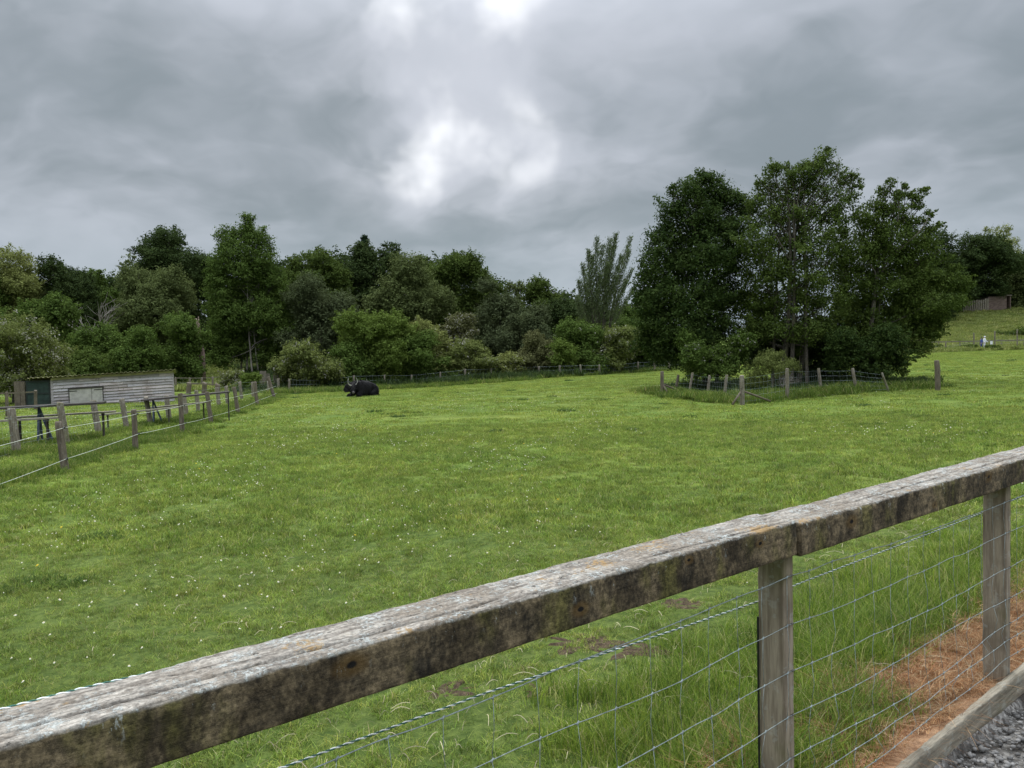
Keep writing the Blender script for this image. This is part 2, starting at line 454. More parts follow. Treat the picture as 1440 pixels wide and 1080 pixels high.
# ------------------------------------------------------------ grass patches
def blades(n, size, hmin, hmax, width, cols, wts, lean=.5, seg=2, seed=0, tuft=0, tsd=0, tv=0):
    r = np.random.default_rng(seed)
    if tuft:
        c = r.uniform(-size / 2, size / 2, (tuft, 2)); k = r.integers(0, tuft, n)
        xy = c[k] + r.normal(0, tsd or size * .08, (n, 2))
    else: xy = r.uniform(-size / 2, size / 2, (n, 2))
    h = r.uniform(hmin, hmax, n) * (.7 + .6 * r.random(n) ** 2)
    a = r.uniform(0, 2 * PI, n); ln = lean * (.2 + r.random(n)) * h
    b = a + PI / 2 + r.normal(0, .5, n)
    w = width * r.uniform(.6, 1.3, n)
    ci = r.choice(len(cols), n, p=np.array(wts) / sum(wts)); col = np.array(cols)[ci] * r.uniform(.7, 1.3, (n, 1))
    if tuft and tv:
        tt = 1 + tv * r.uniform(-1, 1, tuft); col *= tt[k][:, None]; h *= (1 + .45 * r.uniform(-1, 1, tuft))[k]
        yl = r.uniform(-1, 1, tuft)[k][:, None]; col = col * (1 + yl * np.array([.16, .0, .1]))
        ta = r.uniform(0, 2 * PI, tuft)[k]; a = np.where(r.random(n) < .55, ta + r.normal(0, .5, n), a)
    rows = []; ccs = []
    for i in range(seg + 1):
        t = i / seg
        cx = xy[:, 0] + np.cos(a) * ln * t * t; cy = xy[:, 1] + np.sin(a) * ln * t * t
        z = h * (t - .25 * lean * t * t) - .01
        ww = w * (1 - t * .85) / 2
        rows.append(np.stack([cx - np.cos(b) * ww, cy - np.sin(b) * ww, z], -1))
        rows.append(np.stack([cx + np.cos(b) * ww, cy + np.sin(b) * ww, z], -1))
        ccs += [col * (.6 + .5 * t)] * 2 if False else [col] * 2
    m = 2 * (seg + 1)
    V = np.stack(rows, 1).reshape(-1, 3); K = np.stack(ccs, 1).reshape(-1, 3)
    base = np.arange(n)[:, None] * m
    Q = np.concatenate([base + np.array([[2*i, 2*i+1, 2*i+3, 2*i+2]]) for i in range(seg)], 0)
    return V, Q, K

GC = [(.18, .25, .042), (.225, .292, .052), (.28, .335, .07), (.1, .155, .026), (.47, .42, .22), (.325, .365, .085)]
patchcol = {}
def patches(key, specs, m):
    col = bpy.data.collections.new('patch_' + key)
    for i, sp in enumerate(specs):
        V, Q, K = blades(**sp, seed=100 + i + (sum(map(ord, key)) * 7))
        me = npmesh('patch', V, Q, K); me.materials.append(m)
        o = bpy.data.objects.new('%s_patch_%02d' % (key, i), me); col.objects.link(o)
    patchcol[key] = col
short = dict(size=.42, hmin=.018, hmax=.06, width=.0044, cols=GC, wts=[3, 4, 3, 2, .9, 1.5], lean=1.15, tuft=75, tsd=.022, tv=.5)
patches('short', [dict(short, n=950) for _ in range(6)], GRASS)
patches('mid', [dict(size=1.0, n=1500, hmin=.03, hmax=.08, width=.010, cols=GC, wts=[3, 4, 3, 2, .5, 1.5], lean=1.0, tuft=110, tsd=.038, tv=.42) for _ in range(5)], GRASS)
patches('far', [dict(size=2.2, n=800, hmin=.035, hmax=.085, width=.026, cols=GC, wts=[3, 4, 4, 1, .2, 2], lean=1.0, tuft=70, tsd=.1, tv=.25) for _ in range(4)], GRASS)
patches('tall', [dict(size=.36, n=190, hmin=.12, hmax=.26, width=.006, cols=[(.085, .15, .018), (.165, .245, .03), (.25, .32, .048), (.46, .42, .18)], wts=[3, 4, 2.5, .8], lean=.8, seg=3) for _ in range(5)], GRASS)
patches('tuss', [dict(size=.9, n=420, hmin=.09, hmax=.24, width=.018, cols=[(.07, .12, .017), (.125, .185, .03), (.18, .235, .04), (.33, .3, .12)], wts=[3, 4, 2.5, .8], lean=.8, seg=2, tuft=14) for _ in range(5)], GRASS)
patches('weed', [dict(size=.3, n=170, hmin=.03, hmax=.1, width=.016, cols=[(.045, .09, .02), (.07, .12, .03), (.1, .155, .035)], wts=[3, 3, 1], lean=1.1) for _ in range(4)], GRASS)
patches('slope', [dict(size=1.2, n=420, hmin=.08, hmax=.2, width=.03, cols=[(.14, .185, .035), (.22, .26, .06), (.34, .34, .13)], wts=[2, 4, 2], lean=.8, tuft=16) for _ in range(4)], GRASS)
patches('under', [dict(size=1.2, n=420, hmin=.1, hmax=.35, width=.04, cols=[(.03, .05, .015), (.05, .08, .022), (.07, .1, .03)], wts=[3, 3, 1], lean=.8, tuft=16) for _ in range(4)], GRASS)
patches('dead', [dict(size=.4, n=330, hmin=.03, hmax=.12, width=.0042, cols=[(.44, .225, .11), (.6, .37, .21), (.7, .54, .36), (.25, .125, .07)], wts=[4, 3, 1.3, 2], lean=2.6, seg=3) for _ in range(4)], m_grass('dead_blades'))

def scatter(name, key, pts, scl, kind='stuff', rotz=None, tilt=.0):
    n = len(pts)
    me = bpy.data.meshes.new(name); me.vertices.add(n)
    me.vertices.foreach_set('co', np.asarray(pts, np.float32).ravel())
    a = me.attributes.new('sc', 'FLOAT', 'POINT'); a.data.foreach_set('value', np.asarray(scl, np.float32))
    a = me.attributes.new('rot', 'FLOAT_VECTOR', 'POINT')
    R = np.zeros((n, 3), np.float32); R[:, 2] = RNG.uniform(0, 2 * PI, n)
    if tilt: R[:, :2] = RNG.normal(0, tilt, (n, 2))
    a.data.foreach_set('vector', R.ravel())
    o = bpy.data.objects.new(name, me); C.objects.link(o)
    ng = bpy.data.node_groups.new(name + '_scatter', 'GeometryNodeTree')
    ng.interface.new_socket('Geometry', in_out='INPUT', socket_type='NodeSocketGeometry')
    ng.interface.new_socket('Geometry', in_out='OUTPUT', socket_type='NodeSocketGeometry')
    N = ng.nodes; L = ng.links
    gi = N.new('NodeGroupInput'); go = N.new('NodeGroupOutput')
    ci = N.new('GeometryNodeCollectionInfo'); ci.inputs['Collection'].default_value = patchcol[key]
    ci.inputs['Separate Children'].default_value = True; ci.inputs['Reset Children'].default_value = True
    ip = N.new('GeometryNodeInstanceOnPoints'); ip.inputs['Pick Instance'].default_value = True
    A = N.new('GeometryNodeInputNamedAttribute'); A.data_type = 'FLOAT'; A.inputs['Name'].default_value = 'sc'
    B = N.new('GeometryNodeInputNamedAttribute'); B.data_type = 'FLOAT_VECTOR'; B.inputs['Name'].default_value = 'rot'
    L.new(gi.outputs[0], ip.inputs['Points']); L.new(ci.outputs[0], ip.inputs['Instance'])
    L.new(B.outputs[0], ip.inputs['Rotation']); L.new(A.outputs[0], ip.inputs['Scale'])
    L.new(ip.outputs[0], go.inputs[0])
    md = o.modifiers.new('scatter', 'NODES'); md.node_group = ng
    if kind: o['kind'] = kind
    return o

def field_pts(d0, d1, cell, umax=.72, jit=.5):
    ys = np.arange(d0, d1, cell); out = []
    for y in ys:
        xs = np.arange(-umax * y - cell, umax * y + cell, cell)
        out.append(np.stack([xs, np.full_like(xs, y)], -1))
    p = np.concatenate(out); p += RNG.uniform(-jit, jit, p.shape) * cell
    return p
def onz(p, dz=0.0):
    return np.column_stack([p, tz(p[:, 0], p[:, 1]) + dz])
BND = None
def far_edge(x, y):     # depth of the mown field's far boundary at a bearing
    u = x / y
    return np.interp(u, [-.9, -.58, -.29, -.144, 0, .07, .16, .3, .42, .52, .65], [52, 52, 58, 60, 64, 68, 72, 80, 92, 101, 105])

p = field_pts(2.2, 9.5, .3); off = fence_off(p[:, 0], p[:, 1]); s_ = fence_s(p[:, 0], p[:, 1])
deadw = .5 + .12 * fbm(s_ * 2, s_ * 0)
keep = (off > .1) & ~((s_ > -.1) & (off < deadw) & (RNG.random(len(p)) < .93))
bare = fbm(p[:, 0] * 1.1, p[:, 1] * 1.1, 0, 3, 77)
keep &= ~((bare > .5) & (RNG.random(len(p)) < .5))
p = p[keep]
setp(scatter('grass', 'short', onz(p), RNG.uniform(.8, 1.25, len(p)) * (1 + .35 * fbm(p[:, 0] * .8, p[:, 1] * .8, 0, 2, 5))),
     'short grazed grass with bare scrapes right behind the near fence', 'grass')
p = field_pts(9.2, 24, .62)
setp(scatter('grass', 'mid', onz(p), RNG.uniform(.8, 1.2, len(p))), 'short bright grass across the middle of the paddock', 'grass')
p = field_pts(23, 110, 1.5); p = p[p[:, 1] < far_edge(p[:, 0], p[:, 1])]
setp(scatter('grass', 'far', onz(p), RNG.uniform(.8, 1.2, len(p))), 'pale green grass over the far part of the paddock', 'grass')
# tall grass along the near fence
n = 620; s = RNG.uniform(-.9, 5.5, n); o_ = np.abs(RNG.normal(0, .5, n)) + .18
keep = (s > .6 + RNG.normal(0, .5, n)) | (RNG.random(n) < .06); o_ = np.where(s > -.1, o_ + .35, o_ + .1)
q = AX + FD * s[:, None] + FN * o_[:, None]; q = q[keep & (o_ < 1.7)]
p2 = q
q = AX + FD * RNG.uniform(-1.0, 1.4, 150)[:, None] + FN * RNG.uniform(.12, .6, 150)[:, None]
p2 = np.concatenate([p2, q])
setp(scatter('grass', 'tall', onz(p2), RNG.uniform(.45, 1.0, len(p2)), tilt=.12), 'long lush grass growing up beside the wire mesh of the near fence', 'grass')
# dead grass
n = 420; q = AX + FD * RNG.uniform(-.1, 4.3, n)[:, None] + FN * (RNG.uniform(.1, .5, n))[:, None]
q3 = AX + FD * RNG.uniform(0, 4.3, 420)[:, None] + FN * (RNG.uniform(0.0, .16, 420))[:, None]; q = np.concatenate([q, q3])
setp(scatter('grass', 'dead', onz(q), np.concatenate([RNG.uniform(.5, 1.0, n), RNG.uniform(.22, .38, 420)]), tilt=.2), 'dead orange brown grass in a strip along the kick board', 'grass')

# ------------------------------------------------------------ flowers, weeds, stones
def disc_cloud(name, pts, r, col, label, cat, zlift=.04, n=6):
    pts = np.asarray(pts); k = len(pts)
    th = np.arange(n) * 2 * PI / n
    nr = RNG.normal(0, .35, (k, 2))
    V = []
    cx = np.cos(th)[None] * r[:, None]; cy = np.sin(th)[None] * r[:, None]
    cz = cx * nr[:, :1] + cy * nr[:, 1:]
    X = pts[:, :1] + cx; Y = pts[:, 1:2] + cy; Z = pts[:, 2:3] + zlift + cz
    ring = np.stack([X, Y, Z], -1)
    cen = pts + np.array([0, 0, zlift + .012])
    V = np.concatenate([ring, cen[:, None]], 1)
    b = np.arange(k)[:, None, None] * (n + 1)
    i = np.arange(n)
    Q = (b + np.stack([i, (i + 1) % n, np.full(n, n)], -1)[None]).reshape(-1, 3)
    K = np.ones((k, n + 1, 3)) * np.array(col); K[:, n] = (.55, .4, .05)
    o = link(name, npmesh(name, V.reshape(-1, 3), Q, K.reshape(-1, 3)), PETAL)
    return setp(o, label, cat, kind='stuff')
def m_pet():
    m, T, out = mat('petals'); col = T.n('ShaderNodeAttribute', _attribute_name='Col').outputs[0]
    leafy(T, out, col, .25, .02); return m
PETAL = m_pet()
def flower_pts(n, d0, d1, thr):
    out = []
    while len(out) < n:
        y = math.sqrt(random.uniform(d0 ** 2, d1 ** 2)); x = random.uniform(-.68, .68) * y
        w = float(fbm(x * .35, y * .22, 0, 3, 44))
        if w + random.uniform(-.12, .12) > thr and fence_off(x, y) > .3 and y < far_edge(x, y) - 3: out.append((x, y))
    p = np.array(out); return onz(p)
a = flower_pts(430, 4.5, 16, .1); b = flower_pts(1500, 13, 48, .2)
pp = np.concatenate([a, b]); rr = np.concatenate([RNG.uniform(.005, .011, len(a)), RNG.uniform(.009, .018, len(b))])
disc_cloud('daisies', pp, rr, (.78, .78, .72), 'tiny white daisies dotted all over the paddock', 'daisies', .045)
yd = flower_pts(16, 4.5, 20, .0)
disc_cloud('buttercups', yd, np.full(len(yd), .014), (.75, .5, .02), 'few small yellow flowers scattered in the grass', 'flowers', .05)
def straws(n):
    mb_v = []; Q = []; K = []
    y = np.sqrt(RNG.uniform(3.2 ** 2, 9 ** 2, n)); x = RNG.uniform(-.68, .68, n) * y
    off = fence_off(x, y); k = (off > .12) & (RNG.random(n) < np.exp(-np.clip(off - 1.2, 0, 9) * .8) + .04); x, y = x[k], y[k]; n = len(x)
    a = RNG.uniform(0, 2 * PI, n); L = RNG.uniform(.03, .15, n); bend = RNG.normal(0, .12, n); w = RNG.uniform(.0008, .0018, n)
    rows = []; zz0 = RNG.uniform(.025, .05, n)
    for i in range(5):
        t = i / 4 - .5; aa = a + bend * t * 2; px_ = x + np.cos(aa) * L * t; py_ = y + np.sin(aa) * L * t
        z = tz(px_, py_) + zz0 + .02 * math.sin(PI * i / 4)
        rows += [np.stack([px_ - np.sin(aa) * w, py_ + np.cos(aa) * w, z], -1), np.stack([px_ + np.sin(aa) * w, py_ - np.cos(aa) * w, z + .002], -1)]
    V = np.stack(rows, 1).reshape(-1, 3); b = np.arange(n)[:, None] * 10
    Q = np.concatenate([b + np.array([[2*i, 2*i+1, 2*i+3, 2*i+2]]) for i in range(4)])
    K = np.repeat(np.array([.5, .43, .27]) * RNG.uniform(.5, 1.2, (n, 1)), 10, 0)
    setp(link('straw', npmesh('straw', V, Q, K), PETAL), 'dry straw stalks lying in the short grass near the fence', 'straw', kind='stuff')
straws(2600)
# darker coarse clumps in the turf
p = field_pts(6, 70, 2.2); w = fbm(p[:, 0] * .5, p[:, 1] * .5, 0, 3, 61)
p = p[(w > .1) & (RNG.random(len(p)) < .45) & (p[:, 1] < far_edge(p[:, 0], p[:, 1]) - 2) & (fence_off(p[:, 0], p[:, 1]) > 1)]
setp(scatter('weeds', 'weed', onz(p), RNG.uniform(.4, 1.2, len(p)) * np.clip(p[:, 1] / 16, .7, 1.8)), 'dark green coarse leafy tufts dotted about the paddock', 'weeds')
wcl = [((73, 822), 1.0, 'low dark green thistly weed clump at the left edge of the paddock'),
       ((128, 757), .9, 'flat dark green weed patch in the left of the paddock behind the thistly clump'),
       ((560, 582), 1.6, 'long dark weed patch in the turf below the black cattle'),
       ((1220, 598), 1.3, 'dark weed patch to the right, in front of the lone round post')]
for (q, s, lab) in wcl:
    c = cast(*q); t = empty('weed_clump', c, lab, 'weed')
    V = []; Q = []; K = []; nb = 0
    for k in range(9):
        v, qq, kk = blades(n=110, size=.24, hmin=.03, hmax=.09, width=.012, cols=[(.045, .09, .02), (.08, .13, .03), (.13, .19, .04)], wts=[1, 1.4, .8], lean=1.1, seed=k)
        dx, dy = RNG.normal(0, .13 * s, 2) * np.array([1.5, .8]); v = v * np.array([1, 1, s]) + np.array([dx, dy, 0]) + np.array([c[0], c[1], G(c[0] + dx, c[1] + dy)])
        V.append(v); Q.append(qq + nb); K.append(kk); nb += len(v)
    link('leaves', npmesh('leaves', np.concatenate(V), np.concatenate(Q), np.concatenate(K)), LEAF, t)
# tussocks under the left fences, along the far boundary and round the enclosure
def line_pts(a, b, n, w):
    a, b = np.array(a), np.array(b); t = RNG.random(n)
    return a + (b - a) * t[:, None] + RNG.normal(0, w, (n, 2))
def l2(px, py): return cast(px, py)[:2]
lst = [line_pts(l2(-60, 690), l2(85, 655), 60, .3), line_pts(l2(85, 650), l2(190, 622), 60, .3), line_pts(l2(190, 625), l2(255, 604), 50, .3),
       line_pts(l2(60, 628), l2(235, 592), 80, .2), line_pts(l2(235, 595), l2(392, 556), 130, .35), line_pts(l2(-30, 645), l2(60, 634), 40, .2),
       line_pts(l2(255, 604), l2(385, 560), 90, .4)]
lst2 = []
ed = [(392, 554), (450, 551), (560, 547), (700, 537), (800, 529), (900, 523), (985, 519)]
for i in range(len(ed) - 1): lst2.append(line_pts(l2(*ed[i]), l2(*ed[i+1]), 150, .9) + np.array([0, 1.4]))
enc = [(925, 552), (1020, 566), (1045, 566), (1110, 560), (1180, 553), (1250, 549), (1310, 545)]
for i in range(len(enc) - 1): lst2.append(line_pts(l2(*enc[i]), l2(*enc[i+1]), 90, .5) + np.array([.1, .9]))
q = np.concatenate(lst)
setp(scatter('grass', 'tuss', onz(q), RNG.uniform(.4, .85, len(q)), tilt=.1), 'long rough grass growing under the left wire fences', 'grass')
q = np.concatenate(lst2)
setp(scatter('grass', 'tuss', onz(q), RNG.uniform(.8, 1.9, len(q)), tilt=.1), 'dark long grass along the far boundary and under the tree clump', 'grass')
# rough grass of the far slope and banks
q = []
for _ in range(5200):
    y = random.uniform(100, 175); x = random.uniform(.47, .72) * y
    q.append((x, y))
for _ in range(2200):
    y = random.uniform(60, 112); x = random.uniform(-.75, -.26) * y
    q.append((x, y))
q = np.array(q); q = q[q[:, 1] > far_edge(q[:, 0], q[:, 1]) + 1]
q2 = []
for _ in range(5200):
    y = random.uniform(56, 104); x = random.uniform(-.34, .45) * y
    if y > far_edge(x, y) + 1.5: q2.append((x, y))
for _ in range(500):
    a_ = random.uniform(0, 2 * PI); r_0 = math.sqrt(random.random()); q2.append((15.6 + 6.4 * r_0 * math.cos(a_), 43 + 5 * r_0 * math.sin(a_)))  # clump part: tufts coloured dark to stand in for shade under the trees
q2 = np.array(q2)
setp(scatter('undergrowth', 'under', onz(q2), RNG.uniform(1.0, 2.6, len(q2)) * np.where(q2[:, 1] < 50, .55, 1), tilt=.1), 'dark undergrowth below the wood, and tufts coloured dark for shade below the clump of trees', 'undergrowth')
setp(scatter('grass', 'slope', onz(q), RNG.uniform(1.4, 2.6, len(q)), tilt=.1), 'rough yellowish grass on the slopes beyond the paddock', 'grass')

# stones of the track
def stones(n):
    V = []; Q = []; K = []; b = 0
    ico = np.array([(0,0,1),(.89,0,.45),(.28,.85,.45),(-.72,.53,.45),(-.72,-.53,.45),(.28,-.85,.45),(.72,.53,-.45),(-.28,.85,-.45),(-.89,0,-.45),(-.28,-.85,-.45),(.72,-.53,-.45),(0,0,-1)])
    fc = np.array([(0,1,2),(0,2,3),(0,3,4),(0,4,5),(0,5,1),(1,6,2),(2,7,3),(3,8,4),(4,9,5),(5,10,1),(6,7,2),(7,8,3),(8,9,4),(9,10,5),(10,6,1),(11,7,6),(11,8,7),(11,9,8),(11,10,9),(11,6,10)])
    S = RNG.uniform(.6, 4.6, n); O = -.14 - RNG.random(n) * 1.1
    q = AX + FD * S[:, None] + FN * O[:, None]; z = tz(q[:, 0], q[:, 1])
    r = .004 + .014 * RNG.random(n) ** 2.5
    sh = RNG.uniform(.6, 1.4, (n, 12, 1)) ** .5
    sc3 = RNG.uniform(.6, 1.2, (n, 1, 3)) * np.array([1, 1, .7])
    vv = ico[None] * sh * sc3 * r[:, None, None] + np.column_stack([q, z + .01 + r * .3])[:, None]
    K = RNG.uniform(.05, .3, (n, 1, 1)) * np.array([1, .95, .88]) * np.ones((n, 12, 1))
    Q = (np.arange(n)[:, None, None] * 12 + fc[None]).reshape(-1, 3)
    m, T, out = mat('stone_chips'); col = T.n('ShaderNodeAttribute', _attribute_name='Col').outputs[0]
    principled(T, out, col, .85, None)
    o = link('gravel', npmesh('gravel', vv.reshape(-1, 3), Q, K.reshape(-1, 3)), m)
    setp(o, 'loose grey stone chips on the track beyond the kick board', 'gravel', kind='stuff')
stones(9000)

# bare soil scrapes and clods
m, T, out = mat('bare_soil'); pos = T.n('ShaderNodeNewGeometry').outputs['Position']
nn = T.noise(pos, 30, 5, .7)
principled(T, out, T.mix(T.ramp(nn, .3, .7), (.035, .024, .016), (.12, .085, .055)), .95, nn, .02, .8, .1); SOIL = m
for (px, py, r, lab) in [(632, 970, .13, 'small dark scrape of bare soil in the grass seen under the rail'),
                         (762, 975, .1, 'dark soil scrape just above the twisted rope'),
                         (820, 905, .2, 'broad scuffed patch of bare earth close under the rail'),
                         (900, 915, .16, 'bare earth scuff right of the broad scuffed patch'),
                         (950, 850, .16, 'brown worn earth directly under the rail, left of the joint')]:
    c = cast(px, py); n = 26; Vv = [(c[0], c[1], G(c[0], c[1]) + .006)]
    rings = 5
    for k in range(1, rings + 1):
        for i in range(n):
            a = 2 * PI * i / n; rr_ = r * k / rings * (1 + .75 * float(vnoise(math.cos(a) * 2.6 + px, math.sin(a) * 2.6, 0, 2)))
            x, y = c[0] + math.cos(a) * rr_ * 1.3, c[1] + math.sin(a) * rr_
            Vv.append((x, y, G(x, y) + (.006 * (1 - (k / rings) ** 2) + .016 * float(vnoise(x * 40, y * 40)) if k < rings else -.02)))
    f = [(0, 1 + i, 1 + (i + 1) % n) for i in range(n)]
    for k in range(rings - 1):
        f += [(1 + k*n + i, 1 + (k+1)*n + i, 1 + (k+1)*n + (i+1) % n, 1 + k*n + (i+1) % n) for i in range(n)]
    o = MB().add(Vv, f).build('soil_scrape', SOIL, None, True); setp(o, lab, 'bare soil')

# ------------------------------------------------------------ foreground fence
def m_rail():
    m, T, out = mat('lichened_rail')
    tc = T.n('ShaderNodeTexCoord').outputs['Object']
    x, y, z = T.sep(tc)[:3]
    wob = T.noise(tc, 18, 3, .6)
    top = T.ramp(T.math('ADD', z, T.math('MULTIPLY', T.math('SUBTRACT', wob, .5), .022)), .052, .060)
    # top
    gr = T.noise(T.map(tc, (3.2, 22, 22)), 2.2, 6, .75, .5); gr2 = T.noise(T.map(tc, (3, 70, 30)), 3, 4, .7)
    big = T.noise(tc, 4.5, 5, .6); fine = T.noise(tc, 90, 4, .7)
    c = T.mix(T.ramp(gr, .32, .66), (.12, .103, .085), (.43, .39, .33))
    c = T.mix(T.math('MULTIPLY', T.ramp(T.noise(tc, 22, 5, .7), .5, .62), .55), c, (.13, .105, .08))
    c = T.mix(T.math('MULTIPLY', T.ramp(big, .42, .62), .65), c, (.19, .155, .115))
    c = T.mix(T.math('MULTIPLY', T.ramp(gr2, .56, .68), .75), c, (.05, .042, .035))
    c = T.mix(1.0, c, T.mix(T.ramp(fine, .3, .7), (.62, .62, .62), (1.35, 1.35, 1.35)), 'MULTIPLY')
    l1 = T.ramp(T.math('ADD', T.math('MULTIPLY', T.noise(tc, 12, 4, .6), .5), T.math('MULTIPLY', T.noise(tc, 60, 5, .75), .5)), .51, .56)
    l1 = T.math('MULTIPLY', l1, T.ramp(T.noise(tc, 85, 4, .75), .42, .56))
    c = T.mix(T.math('MULTIPLY', l1, .8), c, T.mix(T.ramp(T.noise(tc, 130, 3, .7), .35, .65), (.3, .32, .3), (.56, .58, .54)))
    l2_ = T.ramp(T.math('ADD', T.math('MULTIPLY', T.noise(T.map(tc, loc=(3, 8, 1)), 5, 3, .5), .6), T.math('MULTIPLY', T.noise(tc, 60, 4, .7), .4)), .57, .62)
    c = T.mix(T.math('MULTIPLY', l2_, .7), c, (.34, .2, .06))
    l3 = T.ramp(T.noise(T.map(tc, (.5, 1, 1), loc=(1, 5, 7)), 42, 5, .75), .6, .66)
    c = T.mix(T.math('MULTIPLY', l3, .85), c, (.03, .026, .022))
    # sides
    sv = T.noise(T.map(tc, (5, 5, 3.2)), 1.25, 6, .7, .5); sg = T.noise(T.map(tc, (1.5, 1, 40)), 4, 5, .7)
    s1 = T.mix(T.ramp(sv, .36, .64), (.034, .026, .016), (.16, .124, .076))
    mo = T.noise(T.map(tc, (5, 5, 2), (2, 2, 2)), 1.3, 4, .6)
    s1 = T.mix(T.math('MULTIPLY', T.ramp(mo, .5, .66), .6), s1, (.13, .12, .035))
    s1 = T.mix(T.math('MULTIPLY', T.ramp(T.noise(T.map(tc, (5, 5, 2.6), (7, 1, 4)), 1.6, 6, .7), .53, .68), .75), s1, (.012, .012, .011))
    s1 = T.mix(1.0, s1, T.mix(T.ramp(sg, .3, .7), (.86, .86, .86), (1.12, 1.12, 1.12)), 'MULTIPLY')
    s1 = T.mix(1.0, s1, T.mix(T.ramp(fine, .3, .7), (.6, .6, .6), (1.35, 1.35, 1.35)), 'MULTIPLY')
    s1 = T.mix(1.0, s1, T.mix(T.ramp(T.noise(tc, 38, 5, .75), .36, .64), (.55, .55, .55), (1.45, 1.42, 1.36)), 'MULTIPLY')
    for (kx, kz, kr) in ((1.62, .022, .016), (2.33, -.015, .012), (.35, .01, .015), (3.18, .02, .009), (1.05, -.03, .01), (2.8, .035, .008)):
        dx = T.math('MULTIPLY', T.math('SUBTRACT', x, kx), .6); dz = T.math('SUBTRACT', z, kz)
        kd = T.math('SQRT', T.math('ADD', T.math('MULTIPLY', dx, dx), T.math('MULTIPLY', dz, dz)))
        kd = T.math('ADD', kd, T.math('MULTIPLY', T.math('SUBTRACT', wob, .5), .012))
        s1 = T.mix(T.math('MULTIPLY', T.math('SUBTRACT', 1.0, T.ramp(kd, kr, kr * 2.4)), .55), s1, (.12, .07, .02))
        s1 = T.mix(T.math('SUBTRACT', 1.0, T.ramp(kd, kr * .35, kr * .7)), s1, (.008, .007, .006))
    ls = T.math('MULTIPLY', T.ramp(T.noise(T.map(tc, (1, 1, .45), (4, 4, 4)), 34, 5, .75), .6, .66), T.ramp(z, -.01, .055))
    s1 = T.mix(T.math('MULTIPLY', ls, .8), s1, (.36, .38, .35))
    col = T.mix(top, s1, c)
    bump = T.math('ADD', T.math('ADD', T.math('MULTIPLY', gr, .8), T.math('MULTIPLY', fine, .5)), T.math('ADD', T.math('MULTIPLY', l1, .25), T.math('MULTIPLY', sg, .3)))
    principled(T, out, col, .88, bump, .006, .8, .2)
    return m
RAIL = m_rail()

